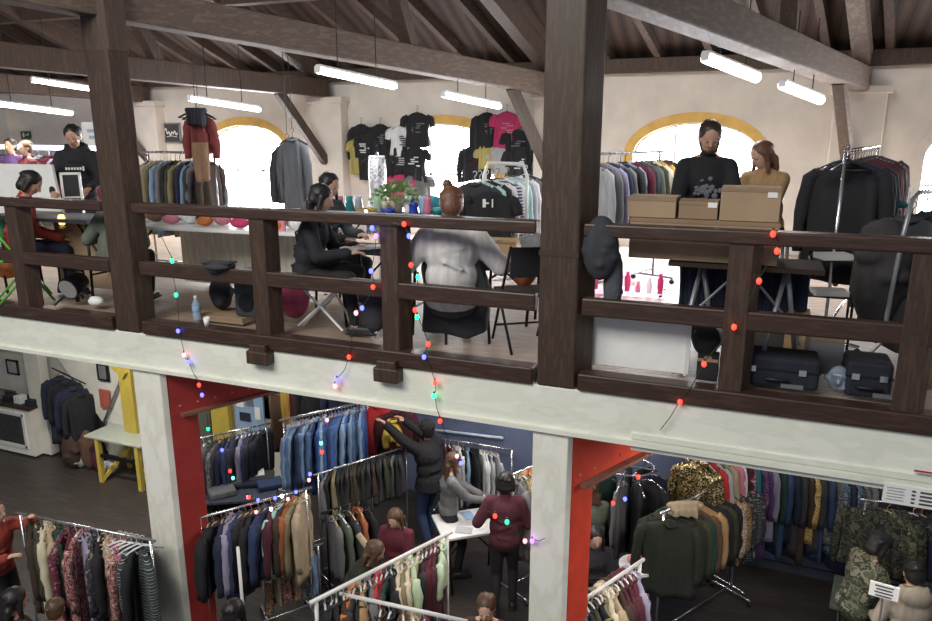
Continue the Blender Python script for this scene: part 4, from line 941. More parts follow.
for k, (px, nm, cl) in enumerate(deco):
    w_ = at(px, 216, d=7.4); x, y = w_.x, w_.y + .04 * (k % 3); z = .885
    pr = {'vase': [(.03, 0), (.05, .06), (.035, .16), (.04, .2), (.03, .195)], 'bowl': [(.035, 0), (.07, .05), (.075, .08), (.06, .075)], 'lantern': [(.05, 0), (.05, .02), (.045, .10), (.055, .11), (.02, .15), (.008, .17)]}[nm]
    tag(MB((x, y, z)).lathe((x, y, z), pr, 14).build(nm, mat('glazed ' + cl, C(cl).node_tree.nodes['Vector Math'].inputs[0].default_value[:] if False else {'teal': (.03, .3, .3), 'pale grey': (.5, .5, .55), 'mustard': (.5, .3, .05), 'yellow': (.7, .5, .08), 'cream': (.7, .6, .4), 'mid blue': (.04, .08, .5), 'pale blue': (.3, .45, .65), 'pink': (.6, .2, .3), 'white': (.8, .8, .8), 'pale green': (.4, .6, .4)}[cl], .25, var=0), smooth=True), '%s %s on the decorated table, place number %s along' % (cl, nm, ORD[k]) if False else '%s %s among the decorations, %s' % (cl, nm, ('at the end by the seated person', 'beside the teal vase', 'at the front near the hair', 'before the silver dress', 'beneath the silver dress', 'beside the plant pot', 'before the plant', 'just past the plant', 'beyond the plant', 'nearest the bun', 'at the far end by the bun', 'behind the plant leaves', 'closest to the seated person in black', 'behind the yellow bowl')[k]), nm, 'decorations on the crowded table')
tag(lump('headscarf', at(432, 212, d=7.8), (.12, .1, .09), cloth((.06, .32, .42)), '', 'scarf', 77), 'bright turquoise bundle on the table below the second arched window', 'scarf')
# work table for the person in black
q = at(370, 243, d=6.3); table((q.x + .1, q.y + .1), .9, .45, .72, 0, 'small dark work table in front of the seated person in black', top=cloth((.03, .03, .04)))
for k, (px, py) in enumerate([(352, 236), (362, 241), (375, 243)]):
    w_ = at(px, py, d=6.25); tag(MB((w_.x, w_.y, .72)).box((w_.x, w_.y, .735 + .006 * k), (.18, .13, .02), .3 * k).build('folded_cloth', paper), ('folded white cloth nearest the seated person in black', 'white cloth in the middle of the small work table', 'flat white cloth at the far side of the small work table')[k], 'cloth')
# table at the far end
q = at(70, 203, z=.88); tf = table((-6.9, 5.55), 1.5, .55, .86, 0, 'grey work table at the far end behind the balustrade', top=grey_plastic)
w_ = at(40, 185, d=8.35); tag(MB((w_.x, w_.y, .8)).prism([(w_.x - .75, w_.y, .75), (w_.x + .30, w_.y, .75), (w_.x + .16, w_.y + .05, 1.36), (w_.x - .75, w_.y + .05, 1.36)], (0, .03, 0)).build('white_board', paper), 'large white board standing behind the seated person in red', 'board')
# upright tablet on the table
w_ = at(72, 190, d=8.0); r = empty('picture_stand', (w_.x, w_.y, 1.02), math.radians(40), 'white framed tablet standing upright on the grey work table', 'tablet')
m = MB(); 
for s in (-1, 1): m.box((s * .09, 0, .13), (.026, .02, .28)); m.box((0, 0, .13 + s * .13), (.2, .02, .026))
m.build('frame', white_plastic, r, loc=None); MB().box((0, .004, .13), (.17, .008, .25)).build('screen', black_plastic, r); MB().box((0, .06, -.09), (.16, .14, .18)).build('base', black_plastic, r)
for k, (px, py, c_) in enumerate([(82, 199, 'white'), (88, 201, 'pale grey'), (97, 196, 'white')]):
    w_ = at(px, py, d=7.2); lump('yarn_ball', (w_.x, 5.45 + .05 * k, .865), (.04, .04, .03), C(c_), ('white scrap beside the upright tablet', 'pale grey scrap in the middle of the grey table', 'white scrap closest to the far column on the grey table')[k], 'scrap', 60 + k, vox=.01, n=4)
w_ = at(97, 190, d=7.3); tag(MB((w_.x, 5.5, .87)).tube([(w_.x, 5.5, .865), (w_.x, 5.5, 1.0), (w_.x + .03, 5.48, 1.03), (w_.x + .06, 5.47, 1.0)], .008).build('desk_hook', white_metal), 'small white hooked stand on the grey table by the far column', 'stand')
w_ = at(78, 233, d=7.6); carton((w_.x, w_.y + .2, .10), (.75, .35, .68), 0, 'tall brown cardboard box under the grey work table')
w_ = at(51, 222, d=7.3); r = empty('small_lamp', (w_.x, 5.35, w_.z - .08), 0, 'small warm glowing lamp beside the seated person in red', 'lamp')
MB().lathe((0, 0, 0), [(.03, 0), (.03, .02), (.01, .03), (.01, .05)]).build('base', oak, r); MB().lathe((0, 0, .04), [(.025, 0), (.04, .05), (.025, .1)]).build('lamp_shade', mat('warm_shade', (1, .7, .35), emit=3, ecol=(1, .55, .2)), r, smooth=True)
# green chair of the person in red
q = at(32, 270, d=7.55); folding_chair((q.x, q.y - .1), math.radians(-35), 'bright green chair beneath the seated person in red', m=mat('bright_green', (.10, .42, .05), .5, var=0), seatm=mat('bright_green', (.10, .42, .05)), name='green_chair')
lump('orange_bag', (at(4, 285, Y=5.35).x, 5.4, .15), (.16, .12, .15), C('orange'), 'orange bag on the floor at the far end of the balustrade', 'bag', 14)
lump('green_bag', (at(3, 245, Y=5.5).x, 5.5, .45), (.12, .1, .20), mat('soft_green', (.12, .45, .22), .7), 'pale green bag propped beside the seated person in red', 'bag', 15)
# stage spotlight
q = at(74, 285, Y=5.25); r = empty('spotlight', (q.x, 5.25, 0), 0, 'black stage spotlight with a pale round lens behind the balustrade', 'spotlight'); h_ = q.z
ax = Vector((.12, -.90, -.30)).normalized(); cc = Vector((0, 0, h_))
MB().cyl(cc - ax * .12, cc + ax * .09, .085, .115, 22).build('housing', black_metal, r, smooth=False); MB().cyl(cc + ax * .088, cc + ax * .096, .10, n=22).build('lens', mat('pale_lens', (.30, .30, .29), .3, var=0), r)
MB().tube([cc + Vector((-.13, .02, 0)), cc + Vector((-.13, .02, .15)), cc + Vector((.13, .02, .15)), cc + Vector((.13, .02, 0))], .012).build('yoke', black_metal, r)
MB().cyl((0, .02, .02), (0, .02, h_ - .1), .02).build('stand_pole', black_metal, r)
for a in (0, 2.1, 4.2): MB().cyl((0, .02, .2), (.25 * math.cos(a), .02 + .2 * math.sin(a), .01), .012).build('leg', black_metal, r)
lump('white_rag', (at(94, 318, Y=5.15).x, 5.2, .02), (.09, .06, .05), paper, 'crumpled white rag on the floor by the spotlight', 'rag', 16, vox=.012)
# crate, black box, bottle, hat
q0 = at(203, 338, Y=5.25); carton((at(228, 338, Y=5.3).x, 5.35, 0), (.55, .32, .06), 0, 'low brown board on the floor under the black boxes', m=card_dark, name='low_board')
q = at(247, 308, Y=5.25); r = empty('loudspeaker', (q.x, 5.35, .07), 0, 'black box shaped loudspeaker behind the first balustrade post', 'loudspeaker')
MB().box((0, 0, .21), (.25, .22, .42)).build('cabinet', mat('dark_grille', (.03, .035, .045), .6, var=.1), r, bevel=.012); MB().cyl((0, -.112, .13), (0, -.118, .13), .085, n=22).build('woofer', black_metal, r); MB().cyl((0, -.112, .32), (0, -.118, .32), .035, n=18).build('tweeter', black_metal, r)
lump('shopping_bag', (at(218, 310, Y=5.3).x, 5.36, .07), (.12, .09, .17), C('black'), 'soft black bag between the bottle and the loudspeaker', 'bag', 17)
q = at(213, 276, Y=4.97); r = empty('flat_cap', (at(214, 276, Y=4.9).x, 4.98, .535), 0, 'dark cap resting on the middle rail above the bottle', 'cap')
o = MB().ell((0, 0, .05), (.15, .12, .045)).ell((-.03, 0, .02), (.10, .09, .05)).build('crown', C('charcoal'), r); remesh(o, .01, 2)
MB().box((0, 0, .075), (.26, .16, .015), .2).build('flat_top', C('black'), r, bevel=.005)
q = at(197, 328, Y=5.1); r = empty('water_bottle', (at(197, 315, Y=5.12).x, 5.12, .02), 0, 'clear plastic water bottle standing behind the bottom rail', 'bottle')
MB().lathe((0, 0, 0), [(.034, 0), (.038, .01), (.038, .07), (.034, .08), (.038, .09), (.038, .15), (.015, .20), (.014, .215)]).build('body', mat('blue_clear_plastic', (.45, .55, .75), .15, alpha=.55, var=0), r, smooth=True)
MB().lathe((0, 0, .0), [(.0385, .09), (.0388, .091), (.0388, .135), (.0385, .136)]).build('wrapper', C('pale blue'), r, smooth=True); MB().lathe((0, 0, .213), [(.016, 0), (.016, .02)]).build('cap', paper, r)
q = at(209, 340, Y=5.0); tag(MB((q.x, 4.99, .02)).lathe((q.x, 4.99, .02), [(.02, 0), (.03, .08), (.028, .078), (.018, .005)]).build('paper_cup', paper, smooth=True), 'white paper cup on the bottom rail near the water bottle', 'cup')
r = lump('pink_bag', (at(291, 312, Y=5.4).x, 5.45, .04), (.16, .11, .19), cloth((.34, .05, .11)), 'crimson pink bag on the floor beside the first balustrade post', 'bag', 18)
q = at(322, 318, Y=5.35); folding_chair((q.x - .02, 5.62), math.radians(-75), 'white framed folding stool chair under the person in black', m=white_metal, seatm=C('charcoal'))
m = MB((q.x, 5.3, 0))
for a_, b_ in (((-.22, 0, .02), (.2, 0, .38)), ((.24, 0, .02), (-.16, 0, .38)), ((-.16, .0, .38), (.2, 0, .38))): m.cyl(Vector((q.x, 5.3, 0)) + Vector(a_), Vector((q.x, 5.3, 0)) + Vector(b_), .011)
r = m.build('luggage_trolley', white_metal); tag(r, 'crossed white metal stool frame in front of the seated person in black', 'stool')
m = MB((q.x, 5.3, 0)); m.box((q.x + .02, 5.33, .40), (.40, .22, .03)); m.build('seat', C('white'), r, bevel=.01, loc=(0, 0, 0)); 
r = lump('backpack', (at(375, 325, Y=5.3).x, 5.3, .04), (.13, .10, .21), C('charcoal'), 'charcoal backpack leaning on the second balustrade post', 'backpack', 19)
lump('shoe_bag', (at(357, 318, Y=5.4).x, 5.4, .03), (.10, .08, .12), C('beige'), 'small beige bag beside the charcoal backpack', 'bag', 20)
# chair with black coat, under the pale sweater
q = at(452, 300, Y=5.3); ch = folding_chair((q.x, 5.62), math.radians(24), 'black chair of the seated person with the bun'); 
cm = MB((q.x, 5.3, .02)); 
for i in range(1):
    pts = [(-.33, .04), (-.30, .50), (-.17, .80), (.17, .80), (.30, .48), (.28, .10), (.1, .02), (-.1, .05)]
    cm.prism([(q.x + a * .95, 5.36, b + .02) for a, b in pts], (0, .10, 0))
f = random.Random(3)
for k in range(12): x = -.24 + k * .045; cm.cap((q.x + x, 5.36, .12 + f.uniform(0, .1)), (q.x + x * .7, 5.37, .62 + f.uniform(0, .12)), .022, .018)
o = cm.build('draped_coat', cloth((.022, .024, .03))); remesh(o, .018, 5); tag(o, 'large black coat draped over the chair back of the person with the bun', 'coat')
# orange basket and folding chair by the thick column
lump('orange_cushion', (at(524, 290, Y=5.5).x, 5.5, .50), (.11, .1, .14), cloth((.42, .13, .04)), 'orange cushion on the folding chair beside the thick column', 'cushion', 23)
q = at(522, 330, Y=5.5); folding_chair((q.x, 5.55), math.radians(35), 'slim black folding chair beside the thick column')
q = at(503, 243, d=6.6); carton((q.x, q.y, .60), (.34, .26, .16), 0, 'small wooden crate of greenery behind the pale sweater', m=oak, name='wooden_crate'); q2 = at(495, 240, d=6.6)
table((q.x, q.y), .8, .4, .60, 0, 'low pale side table carrying the wooden crate', top=oak)
lump('grey_jacket_heap', (at(533, 270, Y=5.9).x, 6.0, .62), (.14, .12, .12), C('grey'), 'grey jacket heaped behind the orange cushion', 'jacket', 24)
# ------------------------------------------------------------------ ground floor
ZR = -2.1
def rp(px, py, z=ZR): return at(px, py, z=z)
# bottom corner rack
p0, p1 = rp(20, 514), rp(150, 540)
clothes_rail(p0, p1, FZ, 'chrome clothes rail of printed blouses nearest the painted column with the yellow table beyond', chrome)
hang(p0, p1, [('jacket', 'dark brown'), ('jacket', 'olive'), ('jacket', 'cream', .9), ('jacket', 'beige', .9), ('shirt', 'dark green'), ('shirt', 'burgundy print'), ('shirt', 'burgundy'), ('shirt', 'floral'), ('shirt', 'lilac grey'), ('shirt', 'dark floral'), ('shirt', 'black'), ('shirt', 'cream floral'), ('shirt', 'pink print'), ('shirt', 'floral'), ('jacket', 'black and white print'), ('jacket', 'black'), ('shirt', 'black and white print')], 'the open end of the printed blouse rail', L=.9, W=.54, T=.11, jit=16, group='clothes on the printed blouse rail', twist=38)
for k in range(5):
    h = bpy.data.objects.new('empty_hanger', hanger_mesh(white_plastic)); COL.objects.link(h); h.location = p0.lerp(p1, .78 + .04 * k) + Vector((0, 0, .01)); h.rotation_euler.z = .5 + .1 * k
    tag(h, 'empty white hanger at the column end of the printed blouse rail', 'hanger', 'empty white hangers on the blouse rail')
# rack A: dark shirts at the back
p0, p1 = rp(193, 440), rp(266, 424)
clothes_rail(p0, p1, FZ, 'chrome clothes rail of dark checked shirts behind the red column', chrome)
hang(p0, p1, [('shirt', 'grey green'), ('shirt', 'grey'), ('shirt', 'grey green'), ('shirt', 'charcoal'), ('shirt', 'grey print'), ('shirt', 'dark plaid'), ('shirt', 'dark navy'), ('shirt', 'dark denim'), ('shirt', 'dark plaid'), ('shirt', 'dark navy'), ('shirt', 'lilac grey'), ('shirt', 'dark denim'), ('shirt', 'charcoal'), ('shirt', 'black'), ('shirt', 'dark navy'), ('shirt', 'black')], 'the red column on the dark shirt rail', L=1.0, T=.09, W=.54, group='shirts on the dark shirt rail', twist=-35)
# rack B: denim, high tier
p0, p1 = at(284, 420, z=-1.75), at(368, 401, z=-1.75)
clothes_rail(p0, p1, FZ, 'tall chrome clothes rail of blue denim jackets', chrome, r=.017)
den = ['light denim', 'denim blue', 'light denim', 'dark denim', 'denim blue', 'pale blue', 'light denim', 'denim blue', 'dark denim', 'mid blue', 'pale blue', 'denim blue', 'mid blue', 'dark denim', 'mid blue', 'mid blue', 'denim blue', 'pale blue', 'mid blue', 'light denim', 'denim blue', 'dark denim', 'light denim', 'mid blue']
ORD += ['twenty first', 'twenty second', 'twenty third', 'twenty fourth', 'twenty fifth', 'twenty sixth', 'twenty seventh', 'twenty eighth']
hang(p0, p1, [('jacket', c) for c in den], 'the end of the denim rail nearer the dark shirts', L=.84, T=.08, W=.58, group='denim jackets on the tall rail', hm=oak, twist=-38)
garment('jacket', C('red'), at(377, 398, z=-1.72), .5, 'red jacket being lifted by the person reaching at the denim rail', L=.7, T=.12)
garment('shirt', C('yellow'), at(392, 413, z=-1.80), .7, 'yellow top beside the red jacket on the denim rail', L=.3, W=.10)
garment('jacket', C('maroon'), at(396, 404, z=-1.8), .6, 'maroon jacket behind the reaching person at the end of the denim rail', L=.6)
# rack C: dark trousers
p0, p1 = at(318, 474, z=-2.25), at(406, 447, z=-2.25)
clothes_rail(p0, p1, FZ, 'low chrome clothes rail of folded dark trousers under the denim jackets', chrome)
hang(p0, p1, [('trousers', c) for c in ('grey', 'black', 'khaki', 'dark olive', 'black', 'charcoal', 'dark brown', 'olive', 'black', 'dark olive', 'charcoal', 'dark brown', 'black', 'charcoal', 'olive', 'black', 'grey green', 'black', 'charcoal')], 'the near end of the trouser rail', L=.50, T=.09, W=.40, group='folded trousers on the low rail', hm=black_plastic, twist=-35)
p0b, p1b = at(326, 512, z=-2.6), at(372, 497, z=-2.6)
hang(p0b, p1b, [('coat', 'grey', .7), ('coat', 'grey green', .75), ('coat', 'charcoal', .7), ('coat', 'rust', .6), ('coat', 'black', .6)], 'the near end below the folded trousers', W=.36, T=.08, group='clothes hung below the folded trousers')
clothes_rail(p0b, p1b, FZ, 'short dark clothes rail below the folded trousers', black_metal, low=False)
# folded clothes between A and D
q = at(238, 488, z=-2.72); tq = table((q.x, q.y), 1.0, .6, .95, .5, 'narrow table of folded jeans under the dark shirts', top=cloth((.05, .06, .09)), z0=FZ)
for k, (px, py, c, h) in enumerate([(232, 482, 'grey green', .09), (248, 482, 'dark navy', .06), (262, 478, 'charcoal', .08), (252, 476, 'white', .02), (270, 484, 'dark denim', .07), (222, 492, 'grey', .08)]):
    w_ = at(px, py, z=FZ + .98); zz = FZ + .95 + (.065 if c == 'white' else 0); tag(MB((w_.x, w_.y, zz)).box((w_.x, w_.y, zz + h / 2), (.32, .26, h), .4 + .1 * k).build('folded_garment', C(c), bevel=.02), '%s folded garment on the narrow jeans table, %s from the red column' % (c, ORD[k]), 'folded garment', 'folded clothes on the jeans table')
# rack D
p0, p1 = rp(200, 518), rp(306, 489)
clothes_rail(p0, p1, FZ, 'clothes rail wound with glowing coloured lights, nearest the red column', chrome)
hang(p0, p1, [('jacket', 'black'), ('jacket', 'black'), ('jacket', 'dark navy'), ('shirt', 'lilac grey'), ('coat', 'dark denim', .95), ('coat', 'charcoal', .9), ('coat', 'black', .8), ('jacket', 'black'), ('jacket', 'navy'), ('jacket', 'dark navy'), ('shirt', 'maroon'), ('shirt', 'mint', .8), ('jacket', 'dark brown'), ('jacket', 'rust'), ('coat', 'khaki', .8), ('coat', 'beige', .9)], 'the red column on the light wound rail', T=.11, W=.52, jit=14, group='coats on the light wound rail', hm=oak, twist=-38)
p0c, p1c = at(262, 560, z=-2.9), at(318, 545, z=-2.9)
hang(p0c, p1c, [('skirt', 'leopard'), ('skirt', 'beige'), ('skirt', 'floral'), ('skirt', 'leopard'), ('skirt', 'grey print'), ('skirt', 'light denim')], 'the near end of the skirt rail', L=.5, W=.30, group='skirts below the coats', twist=-20)
clothes_rail(p0c, p1c, FZ, 'low rail of printed skirts below the light wound rail', chrome, low=False)
# pole holding the near hangers
p0e = at(243, 610, z=-2.9)
tag(MB((p0e.x, p0e.y, FZ)).cyl((p0e.x, p0e.y, FZ), (p0e.x, p0e.y, -2.2), .016).build('white_pole', white_metal, smooth=True), 'white upright pole between the dark coats near the red column', 'pole')
# backdrop items beyond: yellow pillar, posters, curtains
def slab(name, x0, x1, y0, y1, Y, th, m, label, cat):
    xm, ym = (x0 + x1) / 2, (y0 + y1) / 2
    a, b = at(x0, ym, Y=Y).x, at(x1, ym, Y=Y).x; t, bo = at(xm, y0, Y=Y).z, at(xm, y1, Y=Y).z
    return tag(MB(((a + b) / 2, Y, bo)).box(((a + b) / 2, Y + th / 2, (t + bo) / 2), (b - a, th, t - bo)).build(name, m, bevel=.004), label, cat)
yel = mat('yellow_paint', (0.55, 0.42, 0.07), .5, var=.06)
slab('yellow_pillar', 214, 231, 380, 520, 8.4, .12, yel, 'yellow painted pillar behind the dark shirt rail', 'pillar')
r = slab('notice_board', 235, 263, 385, 430, 8.42, .03, C('pale blue'), 'pale blue notice board of pinned sheets behind the dark shirts', 'board')
for k, (dx, dz, w_, h_) in enumerate([(-.16, .10, .14, .18), (.02, .12, .14, .14), (-.08, -.14, .2, .14), (.16, -.05, .1, .2)]): MB().box((dx, -.006, .35 + dz), (w_, .006, h_)).build('pinned_sheet', (paper, C('grey'), C('dark navy'), paper)[k], r)
slab('grey_pillar', 196, 213, 380, 520, 8.45, .1, C('grey green'), 'grey green panel beside the yellow pillar', 'panel')
p = at(276, 388, Y=7.9); garment('dress', C('brown'), p, .4, 'brown dress with a bright collar hung above the denim rail', L=.85, W=.30)
p = at(284, 384, Y=7.8); garment('dress', C('mustard'), p, .4, 'mustard dress hung next to the brown dress', L=.5, W=.16)
for k, (px, c, lb) in enumerate([(298, 'maroon', 'dark maroon coat hung high behind the denim rail'), (313, 'black', 'black coat hung high behind the denim rail'), (340, 'dark navy', 'dark navy coat hung high above the denim rail')]):
    garment('coat', C(c), at(px, 372, Y=8.3), .3, lb, L=.6, W=.42, T=.12)
slab('white_backboard', 262, 286, 380, 420, 8.5, .03, paper, 'white panel behind the brown dress', 'panel')
# rack G against the blue wall
p0, p1 = at(440, 438, Y=8.95), at(512, 441, Y=8.95); p1.z = p0.z
r = clothes_rail(p0, p1, FZ, 'chrome clothes rail of white shirts against the blue wall', chrome, over=.0, r=.018)
hang(p0, p1, [('shirt', 'maroon'), ('shirt', 'burgundy'), ('shirt', 'pale grey'), ('shirt', 'white'), ('shirt', 'black'), ('shirt', 'pale blue'), ('jacket', 'black'), ('jacket', 'black'), ('shirt', 'white'), ('shirt', 'white'), ('shirt', 'pale grey'), ('shirt', 'pale grey')], 'the reaching person on the rail by the blue wall', L=.78, W=.5, T=.06, jit=10, group='shirts by the blue wall', twist=35, t1=.82)
tag(MB(at(460, 431, Y=9.05)).cyl(at(436, 430, Y=9.05), at(503, 438, Y=9.05), .02).build('wall_batten', mat('pale_blue_tube', (.55, .68, .85), .4, var=0), smooth=True), 'pale blue rod fixed along the blue wall above the white shirts', 'rod')
tag(MB(at(430, 412, Y=9.05)).cyl(at(390, 409, Y=9.05), at(470, 417, Y=9.05), .012).build('wall_conduit', C('grey'), smooth=True), 'grey conduit high on the blue wall', 'pipe')
# white table with papers
q = at(462, 522, z=-2.9); tw_ = table((q.x + .1, q.y + .05), .85, .6, .8, math.radians(38), 'white table with papers between the grey sweater and the maroon jacket', z0=FZ)
for k, (px, py) in enumerate([(448, 520), (462, 515), (472, 524), (458, 530), (478, 514)]):
    w_ = at(px + 6, py, z=FZ + .81); tag(MB((w_.x, w_.y, FZ + .8)).box((w_.x, w_.y, FZ + .803 + .002 * k), (.14, .20, .003), .3 + k * .5).build('paper_sheet', (paper, C('pale blue'), paper, C('pale grey'), paper)[k]), ('white sheet of paper nearest the grey sweater', 'pale blue sheet in the middle of the white table', 'white sheet beside the maroon jacket', 'pale grey sheet at the near edge of the white table', 'white sheet at the far edge of the white table')[k], 'paper')
# rack E: big white diagonal
p0, p1 = rp(316, 600), rp(447, 534)
clothes_rail(p0, p1, FZ, 'white clothes rail running diagonally below the reaching person', white_metal, r=.02)
hang(p0, p1, [('jacket', 'black'), ('jacket', 'charcoal'), ('jacket', 'black'), ('jacket', 'dark brown'), ('jacket', 'orange'), ('jacket', 'charcoal'), ('shirt', 'tan'), ('jacket', 'dark olive'), ('jacket', 'grey'), ('shirt', 'red'), ('jacket', 'burgundy'), ('jacket', 'dark green'), ('jacket', 'black'), ('jacket', 'cream'), ('jacket', 'khaki'), ('jacket', 'cream'), ('jacket', 'pale green'), ('jacket', 'beige'), ('jacket', 'black'), ('shirt', 'maroon'), ('jacket', 'burgundy'), ('coat', 'maroon', .8), ('jacket', 'pale green', .3)], 'the near end of the white diagonal rail', T=.095, W=.52, L=.78, jit=12, group='clothes on the white diagonal rail', hm=white_plastic, twist=-38)
# rack F
p0, p1 = rp(346, 595, -2.2), rp(460, 620, -2.2)
clothes_rail(p0, p1, FZ, 'white clothes rail crossing at the bottom below the diagonal rail', white_metal, r=.018)
hang(p0, p1, [('jacket', c) for c in ('black', 'charcoal', 'dark brown', 'black', 'brown', 'beige', 'burgundy', 'charcoal', 'maroon')], 'the near end of the low crossing rail', T=.09, L=.6, jit=14, group='clothes on the crossing rail', hm=white_plastic, twist=20)
# rack H by the column
p0, p1 = rp(514, 474), rp(550, 459)
clothes_rail(p0, p1, FZ, 'chrome clothes rail of tan coats beside the painted column', chrome)
hang(p0, p1, [('coat', 'grey', .9), ('coat', 'grey green', .9), ('coat', 'khaki', 1.0), ('coat', 'tan', 1.0), ('coat', 'orange', .95), ('coat', 'rust', 1.0), ('coat', 'camel', 1.0), ('coat', 'grey', 1.0), ('coat', 'brown', 1.0)], 'the inner end of the tan coat rail', T=.09, group='coats on the tan coat rail', twist=-25)
# rack I: hooped rail
p = at(625, 466, z=-2.05)
b = Vector((p.x, p.y, FZ)); r = empty('clothes_rail', b, 0, 'small hooped clothes rail crowded with chrome hangers by the red beam', 'clothes rail')
ring = [b + Vector((.34 * math.cos(a), .26 * math.sin(a), 1.66)) for a in [2 * math.pi * k / 24 for k in range(25)]]
MB(b).tube(ring, .013).build('hoop', chrome, r, smooth=True); MB(b).cyl(b + Vector((.0, 0, .03)), b + Vector((0, 0, 1.66)), .016).build('pole', chrome, r); MB(b).cyl(b + Vector((-.34, 0, 1.66)), b + Vector((.34, 0, 1.66)), .01).build('crossbar', chrome, r)
for a in (.5, 2.6, 4.7): MB(b).cyl(b + Vector((0, 0, .05)), b + Vector((.3 * math.cos(a), .3 * math.sin(a), .01)), .014).build('foot', chrome, r)
for k, (c, kind, L_) in enumerate([('black', 'coat', 1.0), ('dark navy', 'coat', 1.05), ('black', 'dress', 1.05), ('grey', 'dress', 1.0), ('black', 'coat', .9), ('pale grey', 'dress', .9), ('charcoal', 'coat', .95), ('dark green', 'dress', .95), ('grey', 'coat', .9), ('black', 'dress', 1.1)]):
    a = 2 * math.pi * k / 10 - .3; q = b + Vector((.34 * math.cos(a), .26 * math.sin(a), 1.65))
    garment(kind, C(c), q, a + math.pi / 2 + 1.4, '%s %s on the hooped rail, %s going round from the wall side' % (c, WORD[kind], ORD[k]), 'clothes on the hooped rail', L=L_, W=.36, T=.06, hm=chrome)
# rack J
p0, p1 = rp(572, 608), rp(640, 562)
clothes_rail(p0, p1, FZ, 'white clothes rail in front of the dark haired person by the red column', white_metal, r=.018)
hang(p0, p1, [('shirt', 'purple print'), ('shirt', 'grey print'), ('jacket', 'black'), ('jacket', 'olive'), ('jacket', 'black'), ('shirt', 'khaki'), ('shirt', 'cream'), ('shirt', 'beige'), ('jacket', 'dark brown'), ('shirt', 'maroon'), ('jacket', 'maroon'), ('jacket', 'burgundy'), ('shirt', 'lilac grey')], 'the near end of the rail by the red column', T=.10, W=.5, group='clothes on the rail by the red column', hm=white_plastic, twist=-30)
# rack K: sequins on the high tier, coats on the lower
p0, p1 = at(690, 458, z=-1.75), at(722, 448, z=-1.75)
clothes_rail(p0, at(740, 440, z=-1.75), FZ, 'tall clothes rail with sequinned tops against the blue wall', chrome, ends=(0, 1), low=False)
hang(p0, at(745, 440, z=-1.75), [('shirt', 'gold sequinned', .52), ('shirt', 'gold sequinned', .5), ('shirt', 'gold sequinned', .52), ('shirt', 'red', .5), ('coat', 'pale grey', .8), ('coat', 'beige', .85), ('shirt', 'pink', .5), ('shirt', 'white', .55), ('shirt', 'maroon', .5), ('shirt', 'pink print', .5), ('shirt', 'teal', .6)], 'the olive coat end of the sequin rail', T=.08, W=.42, group='tops on the sequin rail', twist=10)
p0, p1 = rp(664, 512), rp(742, 474)
p0.z = p1.z = ZR
clothes_rail(p0, p1, FZ, 'clothes rail of dark olive military coats before the sequinned tops', chrome)
hang(p0, p1, [('coat', 'dark olive', .82), ('jacket', 'dark olive', .8), ('coat', 'olive', .85), ('jacket', 'dark green', .8), ('jacket', 'brown', .75), ('jacket', 'tan', .75), ('jacket', 'black', .7), ('jacket', 'olive', .7), ('jacket', 'black', .8), ('jacket', 'cream floral', .75), ('jacket', 'leopard', .8), ('jacket', 'dark floral', .85), ('jacket', 'black and white print', .85), ('jacket', 'dark floral', .85)], 'the front of the military coat rail', T=.12, W=.54, group='coats on the military coat rail', twist=28, jit=6)
g = garment('coat', cloth((.016, .020, .013)), rp(672, 509) + Vector((0, -.08, 0)), math.radians(14), 'large dark olive military coat facing outward at the front of its rail', L=.84, W=.58, T=.18)
garment('scarf', C('beige'), rp(684, 503) + Vector((0, -.10, .12)), .5, 'beige fur collar piece lying on the dark olive military coat', L=.14, W=.36, T=.16, hanger=False)
# rack L along the back wall
p0, p1 = at(716, 468, Y=8.75), at(925, 482, Y=8.75); p0.z = p1.z = -1.98
clothes_rail(p0, p1, FZ + .0, 'long clothes rail of patterned shirts along the blue wall', chrome, low=False, r=.018)
Lc = ['dark denim', 'dark navy', 'purple', 'dark denim', 'purple print', 'purple', 'lilac grey', 'dark green', 'dark denim', 'dark navy', 'charcoal', 'dark brown', 'gold print', 'charcoal', 'dark denim', 'grey print', 'blue print', 'dark navy', 'blue print', 'grey print', 'grey', 'dark plaid', 'dark navy', 'charcoal', 'black', 'maroon', 'dark brown', 'black']
hang(p0, p1, [('shirt', c, .92 + .12 * (i % 3)) for i, c in enumerate(Lc)], 'the sequin end of the long patterned rail', T=.08, W=.42, jit=6, group='shirts on the long patterned rail', twist=38)
# rack M camouflage
p0, p1 = rp(866, 500, -2.05), rp(940, 508, -2.05)
clothes_rail(p0, p1, FZ, 'clothes rail of camouflage jackets beneath the price sign', chrome)
hang(p0, p1, [('jacket', 'dark camouflage'), ('jacket', 'dark camouflage'), ('jacket', 'camouflage'), ('jacket', 'dark camouflage'), ('jacket', 'dark camouflage'), ('jacket', 'black'), ('jacket', 'dark navy'), ('jacket', 'black')], 'the capped person on the camouflage rail', T=.12, W=.5, jit=10, group='jackets on the camouflage rail', twist=60)
r = sign(910, 496, .30, .13, 'white price sign with dark printed lines hung at the gallery edge', Y=4.91, name='price_sign')
m = MB()
for k in range(4): m.box((.09, -.014, .04 - .026 * k), (.08, .004, .010)); m.box((.015, -.014, .04 - .026 * k), (.02, .004, .010))
m.build('printed_lines', ink, r); m = MB()
for k in range(5): m.box((-.085, -.014, .045 - .02 * k), (.10 - .01 * (k % 2), .004, .005))
m.build('faint_lines', C('pale grey'), r)
r2 = sign(929, 470, .16, .05, 'small white and red label at the edge of the gallery lip', Y=4.90, name='edge_label'); MB().box((0, -.012, -.012), (.16, .006, .010)).build('red_band', C('red'), r2)
r = sign(884, 591, .22, .13, 'white paper sign on a slim stand between the capped and the hooded person', d=5.45, name='paper_sign', rz=-.15); m = MB()
for k in range(4): m.box((0, -.013, .045 - .03 * k), (.14 - .02 * (k % 2), .004, .010))
